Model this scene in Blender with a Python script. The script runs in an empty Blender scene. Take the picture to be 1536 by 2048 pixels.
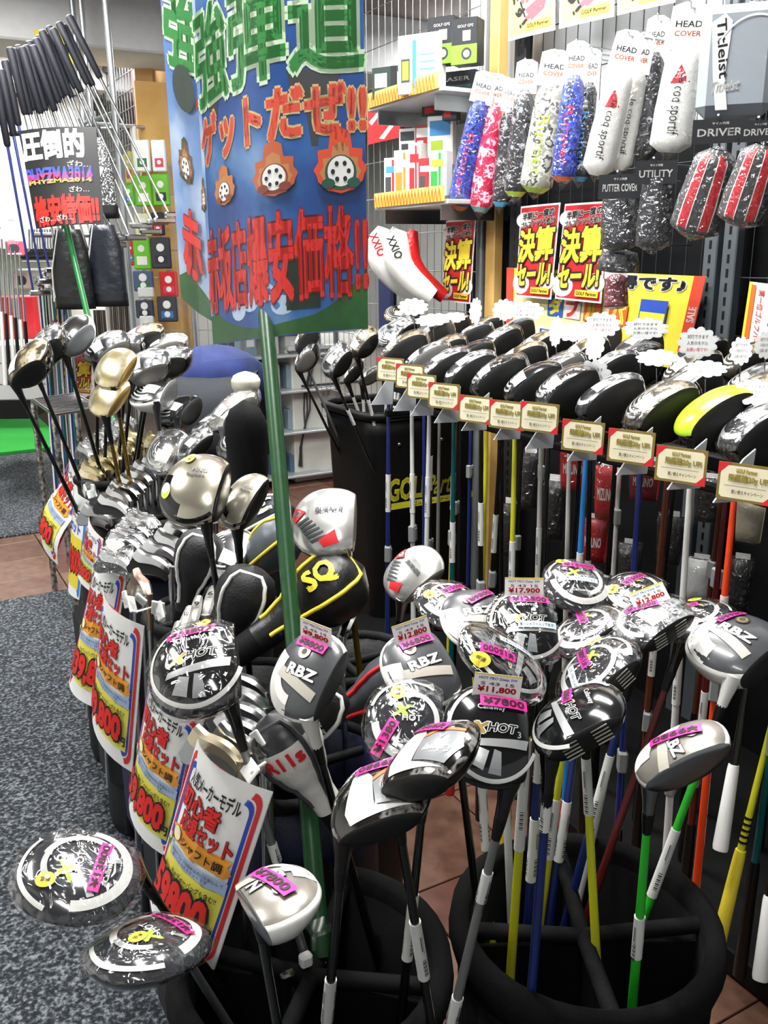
import bpy, bmesh, math, random
from mathutils import Vector, Matrix
random.seed(7)
sc = bpy.context.scene
C = sc.collection
# ---------------------------------------------------------------- camera
CAM_H = 1.42; FPX = 1800.0; CX, CY = 768.0, 1024.0
RX = Vector((0.872, -0.143, 0.468)); RY = Vector((-0.489, -0.236, 0.840)); RZ = Vector((-0.010, -0.961, -0.276))
RZ.normalize(); RY = (RY - RZ*RY.dot(RZ)).normalized(); RX = -RY.cross(RZ) if RY.cross(RZ).x < 0 else RY.cross(RZ)
def c2w(v): return Vector((RX.dot(v), RY.dot(v), RZ.dot(v)))          # camera (right, down, forward) -> world
CR, CDN, CF = c2w(Vector((1,0,0))), c2w(Vector((0,1,0))), c2w(Vector((0,0,1)))
cd = bpy.data.cameras.new('camera'); cam = bpy.data.objects.new('camera', cd); C.objects.link(cam)
cd.sensor_fit = 'VERTICAL'; cd.sensor_height = 36.0; cd.lens = FPX*36.0/2048.0; cd.clip_start = 0.02; cd.clip_end = 60
M3 = Matrix((CR, -CDN, -CF)).transposed()
cam.matrix_world = Matrix.Translation((0,0,CAM_H)) @ M3.to_4x4()
sc.camera = cam
# ---------------------------------------------------------------- world, lights, exposure
w = bpy.data.worlds.new('shop_air'); sc.world = w; w.use_nodes = True
w.node_tree.nodes['Background'].inputs[0].default_value = (0.95, 0.98, 1.0, 1)
w.node_tree.nodes['Background'].inputs[1].default_value = 0.22
def area(name, loc, sx, sy, power, col=(1.0, 0.985, 0.96), rot=(0,0,0)):
    l = bpy.data.lights.new(name, 'AREA'); l.shape = 'RECTANGLE'; l.size = sx; l.size_y = sy; l.energy = power; l.color = col
    o = bpy.data.objects.new(name, l); C.objects.link(o); o.location = loc; o.rotation_euler = rot
    return o
LIGHTS = [(0.45, 1.35, 2.72, 36), (1.30, 2.1, 2.72, 44), (0.55, 4.0, 2.72, 46), (1.7, 6.2, 2.72, 55), (3.6, 5.2, 2.72, 52), (-0.9, 2.4, 2.72, 34), (-0.4, -0.5, 2.72, 12), (3.4, 8.4, 2.72, 50), (0.78, 6.75, 2.72, 55)]
for i, (x, y, z, p) in enumerate(LIGHTS): area('tube_light', (x, y, z), 0.22, 1.2, p)
sc.view_settings.view_transform = 'Standard'; sc.view_settings.look = 'None'; sc.view_settings.gamma = 1.0
sc.view_settings.use_curve_mapping = False; sc.view_settings.exposure = 0.55
sc.cycles.transparent_max_bounces = 12; sc.cycles.max_bounces = 4; sc.cycles.diffuse_bounces = 2; sc.cycles.glossy_bounces = 3; sc.cycles.transmission_bounces = 2
sc.cycles.use_adaptive_sampling = True; sc.cycles.adaptive_threshold = 0.08; sc.cycles.adaptive_min_samples = 16; sc.cycles.use_denoising = True; sc.cycles.caustics_reflective = False; sc.cycles.caustics_refractive = False; sc.cycles.sample_clamp_indirect = 6.0
# ---------------------------------------------------------------- pixel -> world helpers (1536 x 2048 frame)
def ray(px, py): return c2w(Vector(((px-CX)/FPX, (py-CY)/FPX, 1.0)))
O3 = Vector((0,0,CAM_H))
def Pz(px, py, z): return O3 + ray(px, py)*z
def Ph(px, py, h): r = ray(px, py); return O3 + r*((h-CAM_H)/r.z)
def PX(px, py, x): r = ray(px, py); return O3 + r*(x/r.x)
def PY(px, py, y): r = ray(px, py); return O3 + r*(y/r.y)
def proj(p):
    q = Vector(p)-O3; z = q.dot(CF)
    return (CX+FPX*q.dot(CR)/z, CY+FPX*q.dot(CDN)/z, z)
# ---------------------------------------------------------------- materials
MATS = {}
def srgb(h):
    h = h.lstrip('#'); return tuple(((int(h[i:i+2],16)/255.0+0.055)/1.055)**2.4 if int(h[i:i+2],16) > 10 else int(h[i:i+2],16)/255.0/12.92 for i in (0,2,4))
def mat(hexc, rough=0.5, metal=0.0, coat=0.0, noise=0.0, scale=30.0, bump=0.0, bscale=200.0, emit=0.0, alpha=1.0, spec=0.5):
    key = (hexc, rough, metal, coat, noise, scale, bump, bscale, emit, alpha, spec)
    if key in MATS: return MATS[key]
    m = bpy.data.materials.new('m_'+hexc.lstrip('#')); m.use_nodes = True
    nt = m.node_tree; b = nt.nodes['Principled BSDF']; c = srgb(hexc)
    b.inputs['Base Color'].default_value = (*c, 1); b.inputs['Roughness'].default_value = rough; b.inputs['Metallic'].default_value = metal
    b.inputs['Coat Weight'].default_value = coat; b.inputs['Coat Roughness'].default_value = 0.06; b.inputs['Alpha'].default_value = alpha; b.inputs['Specular IOR Level'].default_value = spec
    if emit:
        b.inputs['Emission Color'].default_value = (*c, 1); b.inputs['Emission Strength'].default_value = emit
    if noise or bump:
        tc = nt.nodes.new('ShaderNodeTexCoord')
    if noise:
        n = nt.nodes.new('ShaderNodeTexNoise'); n.inputs['Scale'].default_value = scale; n.inputs['Detail'].default_value = 5
        r = nt.nodes.new('ShaderNodeValToRGB'); nt.links.new(tc.outputs['Object'], n.inputs['Vector']); nt.links.new(n.outputs['Fac'], r.inputs['Fac'])
        r.color_ramp.elements[0].position = 0.3; r.color_ramp.elements[1].position = 0.7
        r.color_ramp.elements[0].color = (*[x*(1-noise) for x in c], 1); r.color_ramp.elements[1].color = (*[min(1, x*(1+noise)+noise*0.02) for x in c], 1)
        nt.links.new(r.outputs['Color'], b.inputs['Base Color'])
    if bump:
        n2 = nt.nodes.new('ShaderNodeTexNoise'); n2.inputs['Scale'].default_value = bscale; n2.inputs['Detail'].default_value = 3
        bp = nt.nodes.new('ShaderNodeBump'); bp.inputs['Strength'].default_value = bump; bp.inputs['Distance'].default_value = 0.01
        nt.links.new(tc.outputs['Object'], n2.inputs['Vector']); nt.links.new(n2.outputs['Fac'], bp.inputs['Height']); nt.links.new(bp.outputs['Normal'], b.inputs['Normal'])
    MATS[key] = m; return m
def film_mat(name, gl=0.25, bscale=90.0, bstr=0.6, tint=(1,1,1), rough=0.08):
    """clear crinkled plastic film: mostly transparent with sharp glossy creases"""
    if name in MATS: return MATS[name]
    m = bpy.data.materials.new(name); m.use_nodes = True; nt = m.node_tree
    for n in list(nt.nodes): nt.nodes.remove(n)
    out = nt.nodes.new('ShaderNodeOutputMaterial'); mx = nt.nodes.new('ShaderNodeMixShader'); tr = nt.nodes.new('ShaderNodeBsdfTransparent'); g = nt.nodes.new('ShaderNodeBsdfGlossy')
    tr.inputs[0].default_value = (*tint, 1); g.inputs['Roughness'].default_value = rough; g.inputs['Color'].default_value = (1,1,1,1)
    tc = nt.nodes.new('ShaderNodeTexCoord'); n = nt.nodes.new('ShaderNodeTexNoise'); n.inputs['Scale'].default_value = bscale; n.inputs['Detail'].default_value = 1.6; n.inputs['Distortion'].default_value = 1.4
    bp = nt.nodes.new('ShaderNodeBump'); bp.inputs['Strength'].default_value = bstr; bp.inputs['Distance'].default_value = 0.02
    lw = nt.nodes.new('ShaderNodeLayerWeight'); lw.inputs['Blend'].default_value = 0.25
    mr = nt.nodes.new('ShaderNodeMapRange'); mr.inputs['To Min'].default_value = gl*0.55; mr.inputs['To Max'].default_value = min(1.0, gl*2.2)
    nt.links.new(tc.outputs['Object'], n.inputs['Vector']); nt.links.new(n.outputs['Fac'], bp.inputs['Height'])
    nt.links.new(bp.outputs['Normal'], g.inputs['Normal']); nt.links.new(bp.outputs['Normal'], lw.inputs['Normal'])
    nt.links.new(lw.outputs['Facing'], mr.inputs['Value']); nt.links.new(mr.outputs['Result'], mx.inputs['Fac'])
    nt.links.new(tr.outputs[0], mx.inputs[1]); nt.links.new(g.outputs[0], mx.inputs[2]); nt.links.new(mx.outputs[0], out.inputs['Surface'])
    MATS[name] = m; return m
def ramp_mat(name, scale, stops, rough=0.5, metal=0.0, kind='noise', bump=0.0, coat=0.0, detail=4):
    if name in MATS: return MATS[name]
    m = bpy.data.materials.new(name); m.use_nodes = True; nt = m.node_tree; b = nt.nodes['Principled BSDF']
    b.inputs['Roughness'].default_value = rough; b.inputs['Metallic'].default_value = metal; b.inputs['Coat Weight'].default_value = coat
    tc = nt.nodes.new('ShaderNodeTexCoord')
    if kind == 'voronoi': n = nt.nodes.new('ShaderNodeTexVoronoi'); o = 'Color'
    else: n = nt.nodes.new('ShaderNodeTexNoise'); n.inputs['Detail'].default_value = detail; o = 'Fac'
    n.inputs['Scale'].default_value = scale
    r = nt.nodes.new('ShaderNodeValToRGB'); r.color_ramp.interpolation = 'CONSTANT' if kind == 'const' or kind == 'voronoi' else 'LINEAR'
    while len(r.color_ramp.elements) < len(stops): r.color_ramp.elements.new(0.5)
    for e, (p, c) in zip(r.color_ramp.elements, stops): e.position = p; e.color = (*srgb(c), 1)
    nt.links.new(tc.outputs['Object'], n.inputs['Vector']); nt.links.new(n.outputs[o], r.inputs['Fac']); nt.links.new(r.outputs['Color'], b.inputs['Base Color'])
    if bump:
        bp = nt.nodes.new('ShaderNodeBump'); bp.inputs['Strength'].default_value = bump; bp.inputs['Distance'].default_value = 0.004
        nt.links.new(n.outputs[o], bp.inputs['Height']); nt.links.new(bp.outputs['Normal'], b.inputs['Normal'])
    MATS[name] = m; return m
# ---------------------------------------------------------------- objects
def tag(o, label, cat, group=None, kind=None):
    if label: o['label'] = label
    if cat: o['category'] = cat
    if group: o['group'] = group
    if kind: o['kind'] = kind
    return o
def thing(name, label, cat, loc=(0,0,0), rot=None, group=None):
    o = bpy.data.objects.new(name, None); C.objects.link(o); o.empty_display_size = 0.02
    if rot is None: o.location = loc
    else: o.matrix_world = Matrix.Translation(loc) @ rot.to_4x4()
    return tag(o, label, cat, group)
ORD = ['first','second','third','fourth','fifth','sixth','seventh','eighth','ninth','tenth','eleventh','twelfth','thirteenth','fourteenth','fifteenth','sixteenth','seventeenth','eighteenth','nineteenth','twentieth']
class MB:
    """collects shapes into one mesh; every face keeps a material slot"""
    def __init__(s): s.v = []; s.f = []; s.mi = []; s.mats = []; s.sm = []
    def slot(s, m):
        if m not in s.mats: s.mats.append(m)
        return s.mats.index(m)
    def add(s, vs, fs, m, smooth=False):
        k = len(s.v); s.v += [tuple(v) for v in vs]; i = s.slot(m)
        for f in fs: s.f.append(tuple(k+a for a in f)); s.mi.append(i); s.sm.append(smooth)
    def box(s, c, d, m, rot=None, taper=1.0):
        hx, hy, hz = d[0]/2, d[1]/2, d[2]/2; vs = []
        for z, t in ((-hz, 1.0), (hz, taper)):
            for x, y in ((-hx,-hy),(hx,-hy),(hx,hy),(-hx,hy)): vs.append(Vector((x*t, y*t, z)))
        if rot is not None: vs = [rot @ v for v in vs]
        vs = [v+Vector(c) for v in vs]
        s.add(vs, [(0,3,2,1),(4,5,6,7),(0,1,5,4),(1,2,6,5),(2,3,7,6),(3,0,4,7)], m)
    def bbox(s, c, d, m, bev=0.004, rot=None):
        """box with chamfered edges"""
        hx, hy, hz = d[0]/2, d[1]/2, d[2]/2; b = min(bev, hx*0.9, hy*0.9, hz*0.9); vs = []; 
        for z, k in ((-hz, b), (-hz+b, 0), (hz-b, 0), (hz, b)):
            for x, y in ((-hx+b,-hy+k),(hx-b,-hy+k),(hx-k,-hy+b),(hx-k,hy-b),(hx-b,hy-k),(-hx+b,hy-k),(-hx+k,hy-b),(-hx+k,-hy+b)): vs.append(Vector((x,y,z)))
        if rot is not None: vs = [rot @ v for v in vs]
        vs = [v+Vector(c) for v in vs]; fs = [tuple(range(7,-1,-1)), tuple(range(24,32))]
        for r in range(3):
            for i in range(8): j = (i+1)%8; fs.append((r*8+i, r*8+j, r*8+8+j, r*8+8+i))
        s.add(vs, fs, m)
    def tube(s, pts, rad, m, n=8, cap=True, smooth=True):
        pts = [Vector(p) for p in pts]; k = len(pts); rad = rad if isinstance(rad, (list, tuple)) else [rad]*k
        vs = []; prev = None
        for i, p in enumerate(pts):
            d = (pts[min(i+1,k-1)]-pts[max(i-1,0)]).normalized()
            if prev is None: a = d.cross(Vector((0,0,1))) if abs(d.z) < 0.9 else d.cross(Vector((1,0,0)))
            else: a = prev - d*prev.dot(d)
            a.normalize(); prev = a; b = d.cross(a)
            for j in range(n): t = 2*math.pi*j/n; vs.append(p+(a*math.cos(t)+b*math.sin(t))*rad[i])
        fs = [(i*n+j, i*n+(j+1)%n, i*n+n+(j+1)%n, i*n+n+j) for i in range(k-1) for j in range(n)]
        s.add(vs, fs, m, smooth)
        if cap: s.add(vs[:n], [tuple(range(n-1,-1,-1))], m); s.add(vs[-n:], [tuple(range(n))], m)
    def lathe(s, prof, m, n=24, c=(0,0,0), smooth=True, rot=None, squash=1.0):
        vs = []
        for r, z in prof:
            for j in range(n):
                t = 2*math.pi*j/n; q = Vector((r*math.cos(t), r*math.sin(t)*squash, z))
                if rot is not None: q = rot @ q
                vs.append(q+Vector(c))
        k = len(prof); s.add(vs, [(i*n+j, i*n+(j+1)%n, i*n+n+(j+1)%n, i*n+n+j) for i in range(k-1) for j in range(n)], m, smooth)
    def grid(s, fn, nu, nv, m, smooth=True, closed=False):
        vs = [fn(i/nu, j/nv) for j in range(nv+1) for i in range(nu+1)]
        s.add(vs, [(j*(nu+1)+i, j*(nu+1)+i+1, (j+1)*(nu+1)+i+1, (j+1)*(nu+1)+i) for j in range(nv) for i in range(nu)], m, smooth)
    def prism(s, pts, h, m, map3=None):
        """flat outline pts (x,y) given thickness h along z"""
        n = len(pts); f3 = map3 or (lambda x,y,z: Vector((x,y,z)))
        vs = [f3(x,y,0) for x,y in pts]+[f3(x,y,h) for x,y in pts]
        s.add(vs, [tuple(range(n-1,-1,-1)), tuple(range(n,2*n))]+[(i,(i+1)%n,n+(i+1)%n,n+i) for i in range(n)], m)
    def mesh(s, name):
        used = sorted({i for f in s.f for i in f}); mp = {o: n for n, o in enumerate(used)}
        me = bpy.data.meshes.new(name); me.from_pydata([s.v[i] for i in used], [], [tuple(mp[i] for i in f) for f in s.f])
        for m in s.mats: me.materials.append(m)
        me.polygons.foreach_set('material_index', s.mi); me.polygons.foreach_set('use_smooth', s.sm); me.update()
        return me
    def build(s, name, parent=None, label=None):
        o = bpy.data.objects.new(name, s.mesh(name)); C.objects.link(o)
        if parent: o.parent = parent
        if label: o['label'] = label
        return o
def obj(name, me, parent=None, mw=None):
    o = bpy.data.objects.new(name, me); C.objects.link(o)
    if parent: o.parent = parent
    if mw is not None: o.matrix_local = mw
    return o
def dup(root, loc=None, mw=None, label=None, group=None):
    r = root.copy(); C.objects.link(r)
    if mw is not None: r.matrix_world = mw
    elif loc is not None: r.location = loc
    if label: r['label'] = label
    if group: r['group'] = group
    for ch in root.children:
        c = ch.copy(); C.objects.link(c); c.parent = r
        for g in ch.children:
            d = g.copy(); C.objects.link(d); d.parent = c
    return r
# ---------------------------------------------------------------- lettering
TXT = {}
def text2d(s, off=0.0):
    k = (s, off)
    if k in TXT: return TXT[k]
    c = bpy.data.curves.new('lettering', 'FONT'); c.body = s; c.offset = off; c.resolution_u = 2
    o = bpy.data.objects.new('lettering', c); me = bpy.data.meshes.new_from_object(o)
    r = ([(v.co.x, v.co.y) for v in me.vertices], [tuple(p.vertices) for p in me.polygons])
    bpy.data.objects.remove(o); bpy.data.curves.remove(c); bpy.data.meshes.remove(me)
    TXT[k] = r; return r
class Art:
    """flat print laid on a surface; fn(u, v, lift) gives the 3-D point, layers are lifted a hair each"""
    def __init__(s, fn, step=0.0004, base=0.0004): s.fn = fn; s.mb = MB(); s.k = 0; s.step = step; s.base = base; s.maxe = None
    def up(s): s.k += 1; return s.base+s.step*(s.k-1)
    def _put(s, vs, fs, m, lift): s.mb.add([s.fn(x, y, lift) for x, y in vs], fs, m)
    def poly(s, pts, m, sub=0, lift=None):
        lift = s.up() if lift is None else lift
        if not sub: s._put(pts, [tuple(range(len(pts)))], m, lift); return
        bm = bmesh.new(); f = bm.faces.new([bm.verts.new((x,y,0)) for x,y in pts]); bmesh.ops.triangulate(bm, faces=[f])
        if s.maxe: sub = max(1, min(5, math.ceil(math.log2(max(e.calc_length() for e in bm.edges)/s.maxe))))
        for _ in range(sub): bmesh.ops.subdivide_edges(bm, edges=bm.edges[:], cuts=1, use_grid_fill=True); bmesh.ops.triangulate(bm, faces=bm.faces[:])
        bm.verts.index_update(); s._put([(v.co.x, v.co.y) for v in bm.verts], [tuple(v.index for v in f.verts) for f in bm.faces], m, lift); bm.free()
    def rect(s, x0, y0, x1, y1, m, rot=0.0, nu=1, nv=1, lift=None):
        lift = s.up() if lift is None else lift
        cx, cy = (x0+x1)/2, (y0+y1)/2; co, si = math.cos(rot), math.sin(rot); vs = []
        for j in range(nv+1):
            for i in range(nu+1):
                x = x0+(x1-x0)*i/nu-cx; y = y0+(y1-y0)*j/nv-cy; vs.append((cx+x*co-y*si, cy+x*si+y*co))
        s._put(vs, [(j*(nu+1)+i, j*(nu+1)+i+1, (j+1)*(nu+1)+i+1, (j+1)*(nu+1)+i) for j in range(nv) for i in range(nu)], m, lift)
    def ell(s, cx, cy, rx, ry, m, n=20, rot=0.0, lift=None):
        lift = s.up() if lift is None else lift; co, si = math.cos(rot), math.sin(rot); vs = [(cx,cy)]
        for i in range(n): t = 2*math.pi*i/n; x, y = rx*math.cos(t), ry*math.sin(t); vs.append((cx+x*co-y*si, cy+x*si+y*co))
        s._put(vs, [(0, 1+i, 1+(i+1)%n) for i in range(n)], m, lift)
    def text(s, t, x, y, w, h, m, bold=0.0, rot=0.0, outline=None, owid=0.05, cuts=0, shear=0.0, fit='box'):
        """text stretched into the box centred on (x,y); optional outline drawn underneath"""
        vs0, fs0 = text2d(t, 0.0)
        if not vs0: return
        xs = [v[0] for v in vs0]; ys = [v[1] for v in vs0]; mx, my = (min(xs)+max(xs))/2, (min(ys)+max(ys))/2
        sx = w/max(1e-6, max(xs)-min(xs)); sy = h/max(1e-6, max(ys)-min(ys))
        if fit == 'w': sy = sx
        if fit == 'h': sx = sy
        for off, mm in ([(bold+owid, outline)] if outline else [])+[(bold, m)]:
            # thin glyph outlines stay clean at a small offset; heavier weights are overprinted, shifted copies
            b0 = 0.0; ex = off; nd = 0 if ex < 0.004 else (8 if mm is outline else 4)
            vs, f0 = text2d(t, b0); co, si = math.cos(rot), math.sin(rot); P = []; fs = []
            for q in range(nd+1):
                ox, oy = (0.0, 0.0) if q == nd else (ex*math.cos(2*math.pi*(q+0.5)/nd), ex*math.sin(2*math.pi*(q+0.5)/nd)); k0 = len(P)
                for a, b in vs:
                    yy = (b+oy-my)*sy; xx = (a+ox-mx)*sx+shear*yy; P.append((xx, yy))
                fs = fs+[tuple(k0+i for i in f) for f in f0]
            if cuts:
                bm = bmesh.new(); bv = [bm.verts.new((a,b,0)) for a,b in P]
                for f in fs:
                    try: bm.faces.new([bv[i] for i in f])
                    except ValueError: pass
                for c in range(1, cuts): bmesh.ops.bisect_plane(bm, geom=bm.verts[:]+bm.edges[:]+bm.faces[:], plane_co=(-w/2+w*c/cuts,0,0), plane_no=(1,0,0))
                bm.verts.index_update(); P = [(v.co.x, v.co.y) for v in bm.verts]; fs = [tuple(v.index for v in f.verts) for f in bm.faces]; bm.free()
            s._put([(x+a*co-b*si, y+a*si+b*co) for a,b in P], fs, mm, s.up())
    def build(s, name, parent=None, label=None): return s.mb.build(name, parent, label)
def flat(o, u, v):
    """surface function of a flat sheet: origin o, unit axes u (right) and v (up); lift goes along u x v"""
    o, u, v = Vector(o), Vector(u).normalized(), Vector(v).normalized(); n = u.cross(v)
    return lambda a, b, l=0.0: o+u*a+v*b+n*l
def frame(o, z, x):
    """4x4 matrix at o with local z along z and local x near x"""
    z = Vector(z).normalized(); x = Vector(x); x = (x-z*x.dot(z)).normalized(); y = z.cross(x)
    return Matrix.Translation(o) @ Matrix((x, y, z)).transposed().to_4x4()
# common materials
BLACK = mat('#0b0b0c', 0.35); GLOSSBLK = mat('#0a0a0b', 0.12, coat=0.6); MATBLK = mat('#0d0e10', 0.7, bump=0.15, bscale=400, spec=0.2)
WHITE = mat('#f2f2ee', 0.45); PAPER = mat('#f7f7f4', 0.7); GLOSSWHT = mat('#f0efea', 0.15, coat=0.5)
CHROME = mat('#d4d6d8', 0.16, 1.0); STEEL = mat('#a9acae', 0.28, 1.0); DKSTEEL = mat('#55585b', 0.3, 1.0); GREYMET = mat('#8b8f92', 0.4, 0.8)
RED = mat('#d8222a', 0.5); YEL = mat('#f3dc3c', 0.5); PINK = mat('#ff1f9a', 0.45); INK = mat('#17151a', 0.6); BLUE = mat('#2b4fc4', 0.5); GREEN = mat('#2a8f3c', 0.5)
TAPE = mat('#e6e6e2', 0.5); FILM = film_mat('film', 0.17, 30.0, 0.45, rough=0.10); FILM2 = film_mat('film_bag', 0.13, 45.0, 0.8); SLEEVE = film_mat('thin_sleeve', 0.06, 6.0, 0.1); CLEAR = film_mat('clear_plastic', 0.2, 10.0, 0.05, (0.96,0.98,0.97))
GOLD = mat('#e3d3a2', 0.2, 1.0); GREY = mat('#8a8d8f', 0.5); DGREY = mat('#3b3d40', 0.5); LIME = mat('#b9dc3a', 0.45); ORANGE = mat('#e0702a', 0.5)
# ================================================================ golf clubs
HEADS = dict(driver=(0.065,0.062,0.044,0.026,0.048,0.030,58), fairway=(0.055,0.051,0.034,0.018,0.023,0.038,57), hybrid=(0.055,0.040,0.019,0.017,0.028,0.036,58),
             wide=(0.066,0.060,0.044,0.022,0.030,0.030,58), rackdriver=(0.067,0.060,0.034,0.027,0.066,0.030,58), big=(0.064,0.060,0.040,0.026,0.048,0.030,58))
HCACHE = {}
def head_dims(kind): return HEADS[kind]
def ztop_fn(kind):
    a, b, yf, hs, hc, hl, lie = HEADS[kind]
    def f(x, y):
        r = min(0.985, ((abs(x)/a)**2.25+(abs(y)/b)**2.25)**(1/2.25)); return hs*(1-r**2.3)**0.62
    return f
def head_meshes(kind, sole, crown, face, edge=None):
    key = (kind, sole.name, crown.name, face.name, edge.name if edge else None)
    if key in HCACHE: return HCACHE[key]
    a, b, yf, hs, hc, hl, lie = HEADS[kind]; N = 40; rows = [0.0,0.22,0.42,0.6,0.75,0.87,0.95,0.99]; bm = bmesh.new()
    def R(t):
        c, s = abs(math.cos(t)), abs(math.sin(t)); return ((c/a)**2.25+(s/b)**2.25)**(-1/2.25)
    def zt(r): return hs*max(0,1-r**2.3)**0.62
    def zb(r, y): return -hc*max(0,1-r**2.3)**0.58*(1-0.38*max(0,min(1,y/b)))
    rings = []
    for side, rr in ((0, rows), (1, [1.0]), (2, rows[::-1])):
        for r in rr:
            ring = []
            for j in range(N):
                t = 2*math.pi*j/N; x, y = r*R(t)*math.cos(t), r*R(t)*math.sin(t)
                z = zt(r) if side == 0 else (0 if side == 1 else zb(r, y))
                ring.append(bm.verts.new((x,y,z)))
                if r == 0: break
            rings.append(ring)
    nr = len(rings); half = len(rows)
    for i in range(nr-1):
        A, B = rings[i], rings[i+1]; mi = 0 if i < half else 1
        if edge and i in (half-2, half-1): mi = 2
        for j in range(N):
            k = (j+1) % N
            if len(A) == 1: f = bm.faces.new((A[0], B[j], B[k]))
            elif len(B) == 1: f = bm.faces.new((A[j], B[0], A[k]))
            else: f = bm.faces.new((A[j], B[j], B[k], A[k]))
            f.material_index = mi; f.smooth = True
    bmesh.ops.recalc_face_normals(bm, faces=bm.faces[:])
    res = bmesh.ops.bisect_plane(bm, geom=bm.verts[:]+bm.edges[:]+bm.faces[:], plane_co=(0,-yf,0), plane_no=(0,-1,-0.12), clear_outer=True)
    es = [e for e in res['geom_cut'] if isinstance(e, bmesh.types.BMEdge)]
    loop = []; vs = {}
    for e in es:
        for v in e.verts: vs.setdefault(v, []).append(e)
    v = es[0].verts[0]; e = es[0]; loop = [v.co.copy()]
    for _ in range(len(es)-1):
        v = e.other_vert(v); loop.append(v.co.copy()); nx = [q for q in vs[v] if q is not e]
        if not nx: break
        e = nx[0]
    me = bpy.data.meshes.new('head'); bm.to_mesh(me); bm.free()
    for m in (sole, crown)+((edge,) if edge else ()): me.materials.append(m)
    # face plate: rim, then bulged centre
    c = sum(loop, Vector())/len(loop); n = len(loop); nrm = Vector((0,-1,-0.12)).normalized(); fv = []; ff = []
    for s, l in ((1.0,0.0),(0.97,0.0012),(0.6,0.0030)):
        for p in loop: fv.append(c+(p-c)*s+nrm*l)
    fv.append(c+nrm*0.0038)
    area2 = sum((loop[i]-c).cross(loop[(i+1)%n]-c).dot(nrm) for i in range(n)); fl = area2 < 0
    for r in range(2):
        for i in range(n): q = (r*n+i, r*n+(i+1)%n, r*n+n+(i+1)%n, r*n+n+i); ff.append(q[::-1] if fl else q)
    for i in range(n): q = (2*n+i, 2*n+(i+1)%n, 3*n); ff.append(q[::-1] if fl else q)
    fme = bpy.data.meshes.new('face'); fme.from_pydata([tuple(p) for p in fv], [], ff); fme.materials.append(face)
    for p in fme.polygons: p.use_smooth = True
    # film: swollen copy with a crinkled skin
    rnd = random.Random(len(HCACHE)); film = me.copy(); film.materials.clear(); film.materials.append(FILM)
    for vtx in film.vertices:
        s = 1.05+rnd.random()*0.035; vtx.co = vtx.co*s+Vector((0,0,0.0015))
    for p in film.polygons: p.material_index = 0
    HCACHE[key] = (me, fme, film, c); return HCACHE[key]
GROOVE = mat('#b8b4a8', 0.4)
GCACHE = {}
def groove_mesh(kind):
    if kind in GCACHE: return GCACHE[kind]
    a, b, yf, hs, hc, hl, lie = HEADS[kind]; mb = MB()
    for i in range(5):
        z = hs*0.35-i*(hs+hc)*0.11
        for s in (-1,1): mb.box((s*a*0.32, -yf-0.0034+0.12*(z)*-1*0, z), (a*0.34,0.0012,0.0010), GROOVE)
    GCACHE[kind] = mb.mesh('score_lines'); return GCACHE[kind]
# ---- sole artwork, drawn in head units (u heel->toe, v face->back), on the sole dome
def sole_art(kind): 
    zf = ztop_fn(kind); A = Art(lambda x, y, l=0.0: Vector((x, y, zf(x, y)+l)), 0.00018, 0.0008); A.maxe = 0.007; return A
def arc_pts(a, b, r0, r1, t0, t1, n=14):
    o = [(a*r1*math.cos(t0+(t1-t0)*i/n), b*r1*math.sin(t0+(t1-t0)*i/n)) for i in range(n+1)]
    return o+[(a*r0*math.cos(t1-(t1-t0)*i/n), b*r0*math.sin(t1-(t1-t0)*i/n)) for i in range(n+1)]
def arc(A, a, b, r0, r1, t0, t1, m, n=14, lift=None):
    lift = A.up() if lift is None else lift; vs = []
    for i in range(n+1):
        t = t0+(t1-t0)*i/n
        for k in range(3): r = r0+(r1-r0)*k/2; vs.append((a*r*math.cos(t), b*r*math.sin(t)))
    A._put(vs, [(i*3+k, i*3+k+1, i*3+k+4, i*3+k+3) for i in range(n) for k in range(2)], m, lift)
SILV = mat('#c3c6c6', 0.3, 0.5); PALE = mat('#e9e9e4', 0.3); CHAR = mat('#2c2e31', 0.25, coat=0.5); OGOLD = mat('#c9a95c', 0.3, 0.6)
D90 = math.pi/2
def art_xhot(A, a, b, n=''):
    arc(A, a, b, 0.86, 0.93, math.radians(20), math.radians(250), PALE, 30)
    A.poly([(-0.30*a,-0.66*b),(-0.12*a,-0.70*b),(-0.2*a,0.52*b),(-0.32*a,0.58*b)], SILV, 2)
    A.poly([(-0.34*a,0.3*b),(-0.62*a,0.48*b),(-0.74*a,0.20*b),(-0.40*a,0.1*b)], SILV, 1); A.poly([(-0.36*a,0.0),(-0.78*a,0.1*b),(-0.8*a,-0.16*b),(-0.4*a,-0.14*b)], GREY, 1)
    A.text('X', 0.02*a, 0.30*b, 0.30*b, 0.20*a, OGOLD, 0.06, -D90, outline=WHITE, owid=0.05, shear=0.5)
    A.text('HOT', 0.04*a, -0.16*b, 0.56*b, 0.16*a, CHAR, 0.03, -D90, outline=PALE, owid=0.05, shear=0.25)
    A.text('Callaway', 0.42*a, 0.06*b, 0.56*b, 0.13*a, SILV, 0.02, -D90)
    if n: A.text(n, -0.05*a, -0.5*b, 0.07*b, 0.12*a, SILV, 0.02, -D90)
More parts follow.
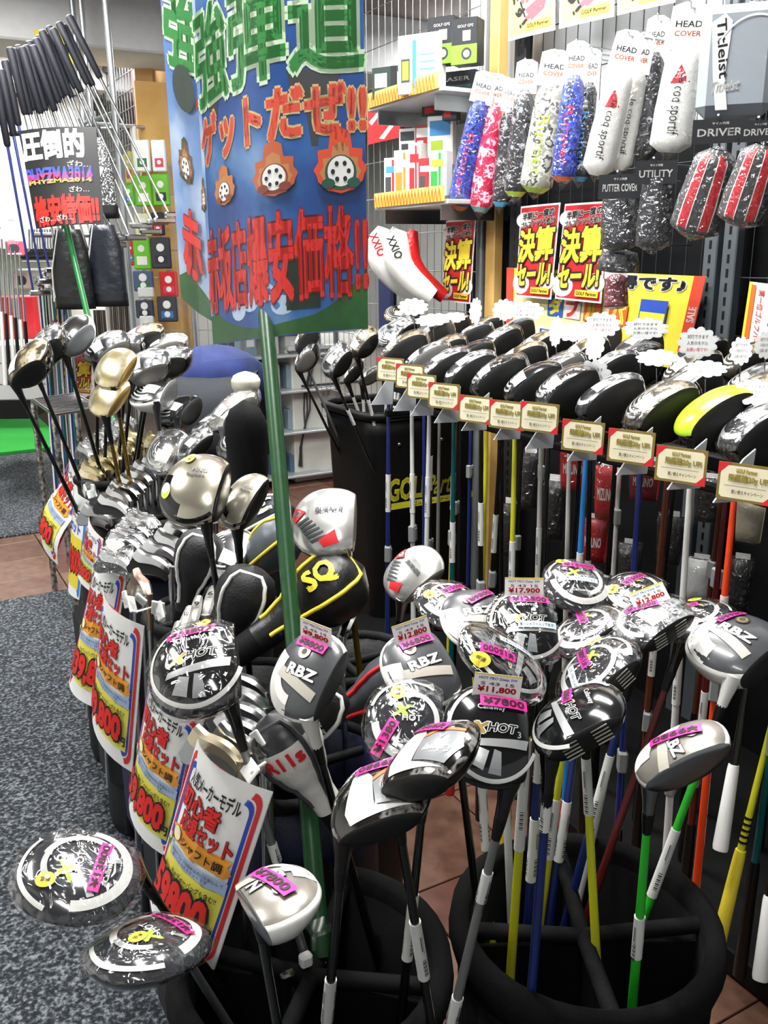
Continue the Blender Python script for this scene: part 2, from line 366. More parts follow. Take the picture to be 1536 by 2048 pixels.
def art_x2hot(A, a, b, n='', r=-D90):
    arc(A, a, b, 0.70, 0.86, math.radians(95), math.radians(265), PALE, 30)
    for t in (120, 150, 200, 232): t = math.radians(t); A.poly([(0.3*a*math.cos(t-.2),0.3*b*math.sin(t-.2)),(0.68*a*math.cos(t-.09),0.68*b*math.sin(t-.09)),(0.68*a*math.cos(t+.09),0.68*b*math.sin(t+.09))], SILV, 1)
    arc(A, a, b, 0.52, 0.64, math.radians(200), math.radians(345), PALE, 20)
    arc(A, a, b, 0.88, 0.95, math.radians(-35), math.radians(70), PALE, 20)
    arc(A, a, b, 0.5, 0.6, math.radians(-20), math.radians(60), SILV, 12)
    A.text('X', 0.16*a, 0.20*b, 0.34*b, 0.24*a, LIME, 0.06, r, shear=0.4); A.text('HOT', 0.0, -0.02*b, 0.42*b, 0.13*a, PALE, 0.03, r); A.text('2', 0.3*a, -0.05*b, 0.12*b, 0.14*a, SILV, 0.02, r)
    A.text('Callaway', -0.5*a, 0.05*b, 0.5*b, 0.11*a, PALE, 0.02, r)
def art_rbz(A, a, b, n=''):
    arc(A, a, b, 0.55, 0.97, math.radians(70), math.radians(175), GLOSSWHT, 24)
    A.poly([(-0.5*a,-0.55*b),(-0.28*a,-0.6*b),(0.0*a,0.6*b),(-0.22*a,0.66*b)], mat('#b9b4a8',0.4), 2)
    A.text('RBZ', 0.0, -0.02*b, 0.80*b, 0.22*a, PALE, 0.05, -D90, outline=BLACK, owid=0.04)
    A.ell(0.42*a, 0.16*b, 0.15*a, 0.15*a, STEEL); A.ell(0.42*a, 0.16*b, 0.11*a, 0.11*a, OGOLD); A.ell(0.42*a, 0.16*b, 0.07*a, 0.07*a, DGREY)
def art_call(A, a, b, n=''):
    A.poly([(-0.55*a,-0.35*b),(-0.45*a,-0.62*b),(0.72*a,-0.55*b),(0.05*a,-0.42*b),(0.0*a,0.3*b),(-0.2*a,0.62*b),(-0.42*a,0.5*b)], PALE, 2)
    A.poly([(0.08*a,-0.40*b),(0.74*a,-0.48*b),(0.92*a,-0.05*b),(0.8*a,0.3*b),(0.3*a,0.30*b),(0.02*a,0.14*b)], mat('#7d8083',0.35,0.3), 2)
    A.poly([(0.02*a,0.16*b),(0.3*a,0.32*b),(0.8*a,0.32*b),(0.78*a,0.40*b),(0.28*a,0.42*b),(0.0*a,0.26*b)], ORANGE, 1)
    A.text('Callaway', 0.46*a, -0.14*b, 0.56*a, 0.22*b, PALE, 0.03, math.pi)
    A.poly([(0.36*a,0.22*b),(0.46*a,0.08*b),(0.54*a,0.24*b),(0.46*a,0.14*b)], PALE)
    for i in range(5): A.poly([(-0.7*a+0.05*a*i,0.45*b+0.08*b*i),(-0.5*a+0.05*a*i,0.5*b+0.07*b*i),(-0.52*a+0.05*a*i,0.54*b+0.07*b*i)], PALE)
def art_burner(A, a, b, n=''):
    r = -D90
    for i in range(6): A.poly([(-0.75*a+0.1*a*i,0.35*b+0.08*b*i),(-0.60*a+0.1*a*i,-0.05*b+0.10*b*i),(-0.56*a+0.1*a*i,-0.04*b+0.10*b*i),(-0.68*a+0.1*a*i,0.42*b+0.08*b*i)], DGREY, 1)
    A.poly([(-0.75*a,-0.35*b),(-0.45*a,-0.25*b),(-0.7*a,0.18*b),(-0.86*a,0.05*b)], RED, 1)
    A.poly([(0.1*a,0.55*b),(0.34*a,0.9*b),(0.08*a,0.95*b),(-0.15*a,0.85*b)], mat('#b0141c',0.4), 1); A.ell(0.12*a, 0.8*b, 0.09*a, 0.09*a, STEEL); A.ell(0.12*a, 0.8*b, 0.05*a, 0.05*a, DGREY)
    A.text('BURNER', 0.10*a, -0.08*b, 0.72*b, 0.13*a, DGREY, 0.05, r, shear=0.2); A.text('SuperFast', 0.32*a, 0.0*b, 0.5*b, 0.13*a, GREY, 0.0, r, shear=0.3)
def art_ping(A, a, b, n=''):
    r = -D90
    arc(A, a, b, 0.62, 0.97, math.radians(75), math.radians(165), GLOSSBLK, 20); arc(A, a, b, 0.90, 0.98, math.radians(165), math.radians(225), GLOSSBLK, 10)
    A.text('PING', 0.36*a, -0.12*b, 0.42*b, 0.12*a, GREY, 0.02, r); A.text('Rapture', 0.18*a, -0.05*b, 0.5*b, 0.12*a, DGREY, 0.01, r)
    A.ell(-0.25*a, 0.70*b, 0.22*a, 0.15*b, PALE, rot=0.3); A.ell(-0.32*a, 0.68*b, 0.15*a, 0.12*b, LIME, rot=0.3); A.ell(-0.22*a, 0.7*b, 0.12*a, 0.09*b, PALE, rot=0.3)
def art_generic(A, a, b, n=''):
    arc(A, a, b, 0.72, 0.84, math.radians(60), math.radians(220), SILV, 18)
    A.poly([(-0.3*a,-0.5*b),(0.2*a,-0.5*b),(0.1*a,0.1*b),(-0.3*a,0.2*b)], PALE, 1); A.poly([(0.1*a,0.2*b),(0.5*a,0.0),(0.4*a,0.5*b)], GREY, 1)
    A.text('TOUR', 0.4*a, -0.2*b, 0.5*b, 0.14*a, PALE, 0.03, -D90)
def art_stripe(A, a, b, n=''):
    for i in range(5): arc(A, a, b, 0.25+0.14*i, 0.31+0.14*i, math.radians(40), math.radians(200), (PALE, SILV, GREY)[i%3], 14)
    A.poly([(-0.6*a,-0.5*b),(-0.2*a,-0.62*b),(-0.05*a,0.1*b),(-0.55*a,0.1*b)], PALE, 1)
def art_none(A, a, b, n=''): pass
ARTS = dict(xhot=art_xhot, x2hot=art_x2hot, rbz=art_rbz, call=art_call, burner=art_burner, ping=art_ping, gen=art_generic, stripe=art_stripe, none=art_none)
CAMO = ramp_mat('mottled_silver', 26, [(0.0,'#1d1e20'),(0.44,'#2c2d30'),(0.52,'#6d7073'),(0.57,'#b9bbbb'),(0.64,'#3a3c40')], 0.25, 0.1, coat=0.4)
BROWNG = ramp_mat('mottled_bronze', 24, [(0.0,'#211e19'),(0.45,'#383329'),(0.53,'#75694f'),(0.6,'#b0a58c'),(0.68,'#423c31')], 0.25, 0.2, coat=0.4)
GOLDC = ramp_mat('mottled_gold', 22, [(0.0,'#b9a268'),(0.45,'#e3d4a4'),(0.55,'#f5eed4'),(0.7,'#c9b078')], 0.2, 0.8)
SILVB = ramp_mat('brushed_silver', 8, [(0.3,'#c9cbca'),(0.6,'#e6e5e0'),(0.8,'#aeb0b0')], 0.25, 0.75)
FACEBLK = mat('#161616', 0.55, 0.2); FACEGRY = mat('#6d6a66', 0.5, 0.5)
SKIN = dict(  # sole, crown, face, edge, art, hosel
    xhot=(mat('#17181a',0.12,0.0,0.8), GLOSSBLK, FACEBLK, None, 'xhot', GLOSSBLK), x2hot=(mat('#34363a',0.15,0.0,0.8), GLOSSBLK, FACEBLK, None, 'x2hot', GLOSSBLK),
    rbz=(mat('#47494c',0.3,0.0,0.4), GLOSSWHT, mat('#2c2d2f',0.55), GLOSSWHT, 'rbz', GLOSSWHT), rbzw=(mat('#8f8a82',0.3,0.4), GLOSSWHT, STEEL, GLOSSWHT, 'rbz', STEEL),
    call=(ramp_mat('mottled_black_gloss', 30, [(0.0,'#0c0b0b'),(0.55,'#1c1917'),(0.62,'#8d8b88'),(0.66,'#141212')],0.12,0.1,coat=0.8), mat('#1d1a18',0.15,0.2,0.6), FACEBLK, None, 'call', mat('#26221f',0.25,0.3)),
    burner=(SILVB, GLOSSBLK, mat('#9a948a',0.4,0.7), None, 'burner', STEEL), ping=(mat('#cfc9b6',0.22,0.85), GLOSSBLK, mat('#101011',0.3), None, 'ping', BLACK),
    gold=(GOLDC, GOLDC, mat('#b99a5a',0.35,0.8), None, 'none', BLACK), chrome=(CHROME, GLOSSWHT, GREYMET, GLOSSWHT, 'stripe', BLACK),
    camo=(CAMO, GLOSSBLK, FACEBLK, None, 'gen', BLACK), bronze=(BROWNG, GLOSSBLK, FACEBLK, None, 'stripe', BLACK), stripe=(mat('#1e2023',0.15,0.1,0.7), GLOSSBLK, FACEBLK, None, 'stripe', BLACK),
    grey=(CAMO, GLOSSBLK, FACEGRY, None, 'stripe', BLACK), silverface=(SILVB, CHROME, FACEGRY, None, 'stripe', STEEL), lime=(mat('#b6dd2e',0.25,0,0.5), GLOSSBLK, FACEBLK, None, 'none', BLACK))
ACACHE = {}
def art_mesh(kind, art, n=''):
    k = (kind, art, n)
    if k not in ACACHE:
        A = sole_art(kind); ARTS[art](A, HEADS[kind][0], HEADS[kind][1], n); ACACHE[k] = A.mb.mesh('sole_graphics') if A.mb.v else None
    return ACACHE[k]
def local_frame(kind):
    lie = math.radians(HEADS[kind][6]); d = Vector((-math.cos(lie), 0, -math.sin(lie))); x = Vector((1,0,0)); t = (x-d*x.dot(d)).normalized(); return d, t, d.cross(t)
CFH = Vector((CF.x, CF.y, 0)).normalized(); CRH = Vector((CR.x, CR.y, 0)).normalized()
def head_rot(kind, dw, face):
    """face: where the striking face points, degrees seen from above (0 = towards the camera's side of the shop, 90 = right)"""
    d, t, s = local_frame(kind); dw = dw.normalized(); q = math.radians(face); sw = -CFH*math.cos(q)+CRH*math.sin(q); sw = (sw-dw*sw.dot(dw)).normalized(); tw = sw.cross(dw)
    return Matrix((tw, sw, dw)).transposed() @ Matrix((t, s, d))
def hosel_end(kind):
    a, b, yf, hs, hc, hl, lie = HEADS[kind]; d, t, s = local_frame(kind); hp = Vector((-0.74*a, -yf+0.013, -0.004)); return hp, hp+d*(hl+0.012)
def price_tag(root, kind, text, u, v, rot, w=0.052, h=0.0125, matl=None):
    a, b = HEADS[kind][0], HEADS[kind][1]; A = sole_art(kind); A.base = 0.0032; A.rect(u*a-w/2, v*b-h/2, u*a+w/2, v*b+h/2, matl or PINK, rot, 8, 2); p = A.build('price_sticker', root, 'pink price sticker' if matl is None else None)
    B = sole_art(kind); B.base = 0.0038; B.text(text, u*a, v*b, w*0.86, h*0.62, INK, 0.035, rot); B.build('price_digits', p)
def dot_tag(root, kind, u, v):
    a, b = HEADS[kind][0], HEADS[kind][1]; A = sole_art(kind); A.base = 0.0032; A.ell(u*a, v*b, 0.0105, 0.0085, YEL); A.text('新品', u*a, v*b, 0.010, 0.005, INK, 0.02); A.build('round_sticker', root, 'round yellow sticker')
def white_card(root, kind, u, v, rot, red, w=0.05, h=0.026):
    """little paper price card taped upright to the sole"""
    a, b = HEADS[kind][0], HEADS[kind][1]; zf = ztop_fn(kind); co, si = math.cos(rot), math.sin(rot); z0 = zf(u*a, v*b)+0.004
    up = Vector((-si*0.75, co*0.75, 0.66)).normalized(); fn = flat((u*a, v*b, z0), (co, si, 0), up)
    mb = MB(); mb.prism([(-w/2,-h*0.3),(w/2,-h*0.3),(w/2,h*0.7),(-w/2,h*0.7)], 0.0004, PAPER, fn); p = mb.build('price_card', root, 'white paper price card')
    A = Art(fn, 0.0002, 0.0007); A.rect(-w/2,h*0.64,w/2,h*0.7,YEL); A.text('HOT PRO Deep 3W', 0, h*0.5, w*0.8, h*0.14, BLUE, 0.01); A.text('S 43 15', 0, h*0.3, w*0.7, h*0.12, GREY, 0.02); A.text(red, 0, h*0.06, w*0.8, h*0.26, RED, 0.04); A.build('card_print', p)
def club(label, kind, skin, T, B, face=0.0, L=1.0, shaft=None, tapes=(), n='', price=None, dot=None, card=None, wrap=False, grooves=False, grip=None, name='golf_club', group=None, ferrule=0.028, strip=None, taper=(0.0047,0.0072), hosel_m=None, cat='golf club'):
    T, B = Vector(T), Vector(B); dw = (B-T).normalized(); hp, he = hosel_end(kind); d, t, s = local_frame(kind)
    Rm = head_rot(kind, dw, face); root = thing(name, label, cat, T - Rm @ he, Rm, group)
    sole, crown, fmat, edge, art, hos = SKIN[skin]; me, fme, film, fc = head_meshes(kind, sole, crown, fmat, edge); hos = hosel_m or hos
    obj('head', me, root); f = obj('face', fme, root)
    if grooves: obj('score_lines', groove_mesh(kind), f)
    am = art_mesh(kind, art, n)
    if am: obj('sole_graphics', am, root)
    mb = MB(); mb.tube([hp-d*0.004, hp+d*0.012, hp+d*0.03, he], [0.0125,0.0105,0.0078,0.0068], hos, 12); mb.build('hosel', root)
    mb = MB(); mb.tube([he-d*0.002, he+d*0.003, he+d*ferrule], [0.0070,0.0070,0.0052], BLACK, 10); mb.build('ferrule', root)
    sm = shaft or DKSTEEL; gl = 0.26
    mb = MB(); mb.tube([he+d*(ferrule-0.003), he+d*(L-gl)], [taper[0], taper[1]], sm, 10); sh = mb.build('shaft', root)
    def rad(q): return taper[0]+(taper[1]-taper[0])*min(1, max(0,(q-ferrule)/(L-gl-ferrule)))
    for (q0, q1) in tapes:
        mb = MB(); A = Art(lambda x, y, l=0.0, q0=q0: he+d*(q0+x)+(t*math.cos(y)+s*math.sin(y))*(rad(q0)+0.0016+l))
        mb.tube([he+d*q0, he+d*q1], [rad(q0)+0.0012, rad(q1)+0.0012], TAPE, 12); tp = mb.build('label_tape', sh)
        for base_a in (0.4, 2.5, 4.6):
            for i in range(9): A.rect((q1-q0)*0.62+0.0032*i, base_a-0.35, (q1-q0)*0.62+0.0032*i+(0.0010,0.0018)[i%2], base_a+0.35, INK, 0, 1, 2, lift=0.0002)
            A.rect((q1-q0)*0.2, base_a-0.2, (q1-q0)*0.2+0.03, base_a-0.1, GREY, 0, 1, 1, lift=0.0002); A.rect((q1-q0)*0.2, base_a+0.05, (q1-q0)*0.2+0.024, base_a+0.2, DGREY, 0, 1, 1, lift=0.0002)
        A.build('tape_print', tp) if False else None
        A.mb.build('barcode', sh)
    mb = MB(); mb.tube([he+d*(L-gl), he+d*(L-gl+0.01), he+d*(L-0.01), he+d*L], [0.0088,0.0098,0.0130,0.0125], grip or BLACK, 10); mb.build('grip', root)
    if price:
        ps = price if isinstance(price, list) else [price]
        for p in ps: price_tag(root, kind, *p)
    if dot: dot_tag(root, kind, *dot)
    if card: white_card(root, kind, *card)
    if strip:
        a, b = HEADS[kind][0], HEADS[kind][1]; u, v, r = strip; A = sole_art(kind); A.base = 0.003; A.rect(u*a-0.024, v*b-0.0045, u*a+0.024, v*b+0.0045, mat('#c9dbe4',0.5), r, 6, 1); A.text('良いシャフト入ってます!', u*a, v*b, 0.043, 0.005, INK, 0.01, r); A.build('note_strip', root, 'pale blue note strip')
    if wrap: obj('plastic_wrap', film, root)
    return root
# ================================================================ the room
def struct(name, mb, parent=None):
    o = mb.build(name, parent)
    if not parent: o['kind'] = 'structure'
    return o
CARPET = ramp_mat('speckled_carpet', 120, [(0.36,'#0e1114'),(0.46,'#23282d'),(0.54,'#474c52'),(0.66,'#7d8287')], 0.95, 0.0, bump=0.9, detail=8)
TILE = [ramp_mat('stone_tile_a', 18, [(0.3,'#523629'),(0.5,'#684839'),(0.7,'#745546')], 0.4), ramp_mat('stone_tile_b', 18, [(0.3,'#48281f'),(0.5,'#5b352a'),(0.7,'#664034')], 0.4), ramp_mat('stone_tile_c', 22, [(0.3,'#5b4033'),(0.5,'#725444'),(0.7,'#806353')], 0.4)]
GROUT = mat('#40322b', 0.9)
mb = MB(); mb.box((2.5, 5.0, -0.06), (12, 16, 0.10), GROUT); floor = struct('floor', mb)
tm = []
for m in TILE:
    t = MB(); t.bbox((0,0,-0.006), (0.296,0.296,0.014), m, 0.0015); tm.append(t.mesh('tile'))
rnd = random.Random(3)
for j in range(-1, 24):
    for i in range(-2, 16):
        x, y = 0.15+0.3*i, 0.15+0.3*j
        if x > 4.6 or y > 7.2: continue
        px, py, z = proj((x, y, 0)) if (Vector((x,y,0))-O3).dot(CF) > 0.2 else (-9999, 0, 0)
        if px < -200 or px > 1750 or py < 500 or py > 2400: continue
        if x < 0.72 and (y < 3.9 or y > 4.95): continue
        o = obj('tile', tm[rnd.choice((0,0,1,2))], floor); o.location = (x, y, 0)
CARP = [(-2.2,-1.0,0.72,3.94), (-2.2,4.92,1.0,7.08)]
for i, (x0,y0,x1,y1) in enumerate(CARP):
    mb = MB(); mb.bbox(((x0+x1)/2,(y0+y1)/2,0.005), (x1-x0,y1-y0,0.014), CARPET, 0.004); c = mb.build('carpet')
    tag(c, ['dark grey speckled carpet beside the row of golf bags','grey speckled carpet beyond the strip of pink tiles'][i], 'carpet')
mb = MB(); mb.bbox((-0.3, 8.3, 0.02), (3.0, 2.4, 0.03), ramp_mat('artificial_turf', 400, [(0.3,'#1e8a2e'),(0.7,'#3cc04e')], 0.9, bump=0.6), 0.005)
tag(mb.build('putting_mat'), 'bright green artificial turf mat on the far floor', 'mat')
CEIL = mat('#d6d8d8', 0.8, noise=0.03); CEILD = mat('#8d847f', 0.8, noise=0.05)
mb = MB(); mb.box((2.0, 4.5, 2.86), (13, 15, 0.08), CEILD); struct('ceiling', mb)
for k, (c, d, m) in enumerate([((1.2, 5.6, 2.66), (9.0, 0.5, 0.34), CEIL), ((0.0, 7.4, 2.70), (8.0, 0.4, 0.24), CEIL)]):
    mb = MB(); mb.bbox(c, d, m, 0.01); struct('trim_%d' % (k+1), mb)
WALLW = mat('#e8e9e6', 0.75, noise=0.03, scale=4)
mb = MB(); mb.box((2.06, 1.0, 1.4), (0.06, 7.0, 2.8), mat('#d9dcdc', 0.7, noise=0.04, scale=5))
mb.v = [(x, y, z) for x, y, z in mb.v]
struct('wall_right', mb) if False else None
mb = MB(); mb.box((2.0, 11.3, 1.4), (13, 0.1, 2.9), WALLW); struct('wall_back', mb)
mb = MB(); mb.box((-2.6, 5.0, 1.4), (0.1, 14, 2.9), WALLW); struct('wall_left', mb)
mb = MB(); mb.box((6.2, 5.0, 1.4), (0.1, 14, 2.9), WALLW); struct('wall_far_right', mb)
LAMP = mat('#fbfdff', 0.5, emit=9.0)
for i, (x, y, z, p) in enumerate(LIGHTS):
    t = thing('ceiling_light', 'white fluorescent ceiling light, %s along the ceiling' % ORD[i], 'ceiling light', (x, y, 2.82), None, 'ceiling lights')
    mb = MB(); mb.bbox((0,0,-0.02), (0.26,1.3,0.05), WHITE, 0.006); mb.build('housing', t)
    mb = MB()
    for sx in (-0.06, 0.06):
        mb = MB(); mb.tube([(sx,-0.6,-0.062),(sx,0.6,-0.062)], 0.015, LAMP, 8); mb.build('tube', t)
# ================================================================ round club bins in front
BIN_A = Ph(1168, 1850, 0.56); BIN_B = Ph(622, 1930, 0.56); BIN_R = 0.168
BINM = mat('#0a0a0b', 0.75, bump=0.35, bscale=900, spec=0.18)
def club_bin(name, label, c, rot):
    t = thing(name, label, 'club bin', (c.x, c.y, 0.012), Matrix.Rotation(rot, 3, 'Z'), 'round black club bins'); r = BIN_R; h = 0.56
    mb = MB(); mb.lathe([(0.0,0.0),(r*0.90,0.0),(r*0.93,0.03),(r*0.97,h*0.5),(r,h-0.02),(r*0.90,h-0.02),(r*0.88,h*0.5),(r*0.84,0.02),(0,0.02)], BINM, 40); mb.build('body', t)
    mb = MB(); mb.lathe([(r*0.92,h-0.05),(r*1.03,h-0.045),(r*1.07,h-0.02),(r*1.05,h+0.004),(r*0.98,h+0.012),(r*0.91,h+0.002),(r*0.90,h-0.03)], mat('#0b0b0c',0.85,bump=0.5,bscale=1200,spec=0.2), 40); mb.build('padded_rim', t)
    for k in range(2):
        mb = MB(); m3 = Matrix.Rotation(k*D90, 3, 'Z')
        mb.tube([m3 @ Vector((-r*0.93,0,h-0.015)), m3 @ Vector((0,0,h-0.03)), m3 @ Vector((r*0.93,0,h-0.015))], 0.011, BINM, 10)
        mb.box(m3 @ Vector((0,0,h*0.5)), (r*1.8,0.006,h-0.08) , BINM, m3); mb.build('divider', t)
    for k in range(3):
        a = -2.2+k*0.9; mb = MB(); q = Vector((math.cos(a)*r*1.0, math.sin(a)*r*1.0, h-0.10)); mb.lathe([(0.0,0.004),(0.005,0.003),(0.006,0.0)], STEEL, 12, q, rot=Vector((q.x,q.y,0)).to_track_quat('Z','Y').to_matrix()); mb.build('rivet', t)
    return t
club_bin('club_bin', 'round black club bin with cross dividers holding yellow and green shafts', BIN_A, math.radians(62))
club_bin('club_bin', 'round black club bin at the bottom centre behind the white hybrid club', BIN_B, math.radians(48))
def aim(T, pix, c, h=0.05):
    """end of the shaft: passes under pixel pix and lands as near as possible to the bin's middle c"""
    T = Vector(T); best = None; z0 = proj(T)[2]
    for i in range(240):
        q = Pz(pix[0], pix[1], z0*0.72+i*0.006)
        if q.z > T.z-0.03: continue
        e = T+(q-T)*((h-T.z)/(q.z-T.z)); d = math.hypot(e.x-c.x, e.y-c.y)
        if best is None or d < best[0]: best = (d, e)
    e = best[1]; d = math.hypot(e.x-c.x, e.y-c.y)
    if d > 0.11: e = Vector((c.x+(e.x-c.x)*0.11/d, c.y+(e.y-c.y)*0.11/d, e.z))
    return e
def along(T, B, py):
    """distance from T to where the line shows at image row py"""
    d = (Vector(B)-Vector(T)).normalized(); best = (1e9, 0)
    for i in range(260):
        e = abs(proj(Vector(T)+d*(i*0.005))[1]-py)
        if e < best[0]: best = (e, i*0.005)
    return best[1]
def hero(label, kind, skin, cpx, z, face, spx, bin_c, tape=(), h=0.05, **k):
    """head centre at pixel cpx and depth z; the shaft runs under pixel spx into the bin round bin_c"""
    c = Pz(cpx[0], cpx[1], z); hp, he = hosel_end(kind); T = c+Vector((0,0,-0.08))
    for q in range(10):
        if q < 3: B = aim(T, spx, bin_c, h)
        T = c + head_rot(kind, B-T, face) @ (he-Vector((0,0.008,0)))
    L = (B-T).length; tp = []
    for y0, y1 in tape:
        q0, q1 = along(T, B, y0), along(T, B, y1)
        if q1 > q0+0.01: tp.append((q0, q1))
    return club(label, kind, skin, T, B, face, L=L, tapes=tp, **k)
YSH = mat('#d6d62a', 0.3, coat=0.4); GSH = mat('#2fbf2f', 0.3, coat=0.4); BSH = mat('#1c2a6b', 0.3, coat=0.4); KSH = mat('#141312', 0.22, 0.2, 0.5); WSH = mat('#e3e3df', 0.35); BRZ = mat('#8d6f2e', 0.3, 0.8); TEAL = mat('#0f5458',0.3,coat=0.4); BRN = mat('#5a2a1c',0.3,coat=0.4); CYAN = mat('#2a86d4',0.3,coat=0.4); ORSH = mat('#ff4a1c',0.3,coat=0.4); MAROON = mat('#5c161a',0.3,coat=0.4); GRSH = mat('#8e8f8c',0.3,0.5)
r90 = -D90
hero('film-wrapped wood head with lime X and pink 13800 sticker, leftmost in front', 'wide','x2hot', (152,1765), 0.97, 175, (330,1850), BIN_B, dot=(0.42,0.42), price=('¥13800',-0.34,0.0,-D90,0.062), wrap=True, shaft=KSH)
hero('film-wrapped wood with pink 13800 sticker and yellow dot, lowest in the picture', 'wide','x2hot', (308,1905), 0.95, -125, (440,2040), BIN_B, dot=(0.30,0.10), price=('¥13800',-0.42,0.05,-D90,0.062), wrap=True, shaft=GREYMET)
hero('white-sided hybrid club marked 18 with pink sticker beside the yen signs', 'hybrid','rbzw', (562,1790), 0.76, -60, (560,2040), BIN_B, price=('¥7800',0.1,0.1,0.2,0.062,0.014), shaft=KSH)
hero('grey and white wood with upside-down pink sticker, left of its lookalike', 'fairway','call', (762,1588), 0.87, 0, (660,2040), BIN_B, ((1962,2040),), price=('¥9980',0.1,0.55,math.pi-0.1,0.05), shaft=KSH)
hero('grey and white wood with orange line and upside-down 9980 sticker, centre front', 'fairway','call', (868,1508), 0.84, -30, (905,1900), BIN_B+CRH*0.10, ((1842,1955),), price=('¥9980',0.0,0.5,math.pi-0.2,0.05), shaft=KSH)
hero('black wood with gold X and pink 7800 sticker under a white price card', 'fairway','xhot', (966,1470), 0.92, 90, (950,1830), BIN_B, ((1745,1800),(1995,2040)), n='3', price=('¥7800',0.56,-0.2,r90,0.05), card=(0.78,-0.05,r90,'¥11,800'), shaft=GRSH)
hero('black wood with silver lettering and pink 12800 sticker beside the green pole', 'driver','xhot', (386,1340), 1.08, 95, (522,1640), BIN_B, ((1690,1720),), price=('¥12800',0.62,0.05,r90,0.06), dot=(0.86,-0.2), wrap=True, shaft=GREYMET)
hero('charcoal and white wood with weight disc directly behind the green pole', 'fairway','rbz', (608,1348), 1.06, 50, (690,1560), Vector((0.5,1.0,0)), price=('¥8800',0.62,0.1,r90,0.045), card=(0.8,0.1,r90,'¥9,800'), shaft=KSH)
hero('film-wrapped pale wood with yellow dot and half-hidden 1380 sticker', 'fairway','x2hot', (805,1450), 1.02, 90, (808,1700), BIN_B, ((1790,1915),), price=('¥1380',-0.4,0.55,-0.5,0.042), dot=(0.6,0.3), wrap=True, shaft=KSH)
hero('white wood with weight disc and white 12.80 card', 'fairway','rbz', (832,1342), 1.12, 115, (905,1500), BIN_A, price=('¥6800',0.55,-0.1,r90,0.045), card=(0.75,-0.1,r90,'¥12.800'), shaft=KSH)
hero('film-wrapped black wood with white rim and pink 15000 sticker set crosswise', 'fairway','xhot', (1000,1332), 0.98, 165, (1030,1800), BIN_A, ((1480,1700),), n='5', price=('¥15000',0.25,0.35,0.3,0.042), dot=(0.5,0.75), strip=(-0.1,-0.3,0.3), wrap=True, shaft=YSH)
hero('black wood with big white card 17,900 over a pink 12800 sticker', 'fairway','xhot', (1040,1255), 1.14, 90, (1062,1700), BIN_A, ((1480,1560),(1640,1760)), price=('¥12800',0.6,-0.1,r90,0.05), card=(0.85,0.0,r90,'¥17,900'), strip=(-0.15,-0.2,r90), wrap=True, shaft=BSH)
hero('film-wrapped wood with level 15000 sticker, topmost of the foreground bunch', 'fairway','x2hot', (1145,1172), 1.32, 90, (1120,1690), BIN_A, ((1600,1720),), price=('¥15000',0.5,0.0,r90,0.05), dot=(0.75,0.45), strip=(-0.1,0.0,r90), wrap=True, shaft=BSH)
hero('film-wrapped wood with yellow dot at the left edge of the foreground bunch', 'fairway','x2hot', (888,1212), 1.34, 110, (955,1500), BIN_A, ((1560,1700),), price=('¥15000',0.3,-0.2,r90+0.4,0.045), dot=(0.2,0.6), wrap=True, shaft=YSH)
hero('white-edged wood tucked behind the 17,900 card', 'fairway','rbz', (942,1240), 1.24, 100, (1000,1500), BIN_A, price=('¥9800',0.5,-0.2,r90+0.5,0.045), shaft=WSH)
hero('wood with black grooved face and pink sticker below the topmost one', 'fairway','x2hot', (1172,1262), 1.26, 20, (1102,1690), BIN_A, ((1600,1715),), price=('¥15000',0.1,0.3,1.2,0.04), grooves=True, wrap=True, shaft=YSH)
hero('film-wrapped wood half hidden behind the tilted white card', 'fairway','x2hot', (1262,1190), 1.36, 60, (1220,1500), BIN_A, price=('¥15000',0.3,0.2,-0.4,0.045), dot=(-0.3,0.6), wrap=True, shaft=WSH)
hero('grooved black-faced wood with tilted white card, right of the bunch', 'fairway','camo', (1296,1240), 1.22, 25, (1160,1640), BIN_A, ((1510,1650),), card=(0.3,0.3,-0.3,'¥12,800'), price=('¥15000',0.0,0.3,-0.5,0.045), grooves=True, wrap=True, shaft=BSH)
hero('grooved wood with pink sticker and yellow dot beside the white-necked driver', 'fairway','x2hot', (1384,1238), 1.30, 20, (1290,1500), BIN_A, price=('¥15000',-0.1,0.3,-0.4,0.042), dot=(0.4,0.5), grooves=True, wrap=True, shaft=MAROON)
hero('film-wrapped wood with upright 15000 sticker over a grooved face', 'fairway','x2hot', (1190,1342), 1.10, 15, (1186,1750), BIN_A, ((1515,1625),), price=('¥15000',0.0,0.35,1.3,0.042), dot=(0.5,0.75), strip=(-0.5,0.0,1.2), grooves=True, wrap=True, shaft=YSH)
hero('glossy black wood showing its full scored face with star mark', 'fairway','xhot', (1152,1432), 0.97, 2, (1105,1640), BIN_A-CFH*0.14, ((1530,1660),), price=('¥9800',0.05,0.45,1.4,0.028,0.012), grooves=True, shaft=BSH)
hero('big charcoal driver with white neck on a bright green shaft', 'driver','rbz', (1462,1288), 1.22, 35, (1330,1720), BIN_A, ((1660,1790),), price=('¥9980',0.4,0.45,-0.2,0.045), shaft=GSH)
hero('white and grey hybrid with upside-down 9980 sticker on a green shaft', 'hybrid','rbzw', (1358,1500), 0.98, 0, (1290,1800), BIN_A, ((1830,1915),), price=('¥9980',0.1,0.3,math.pi-0.25,0.06), shaft=GSH)
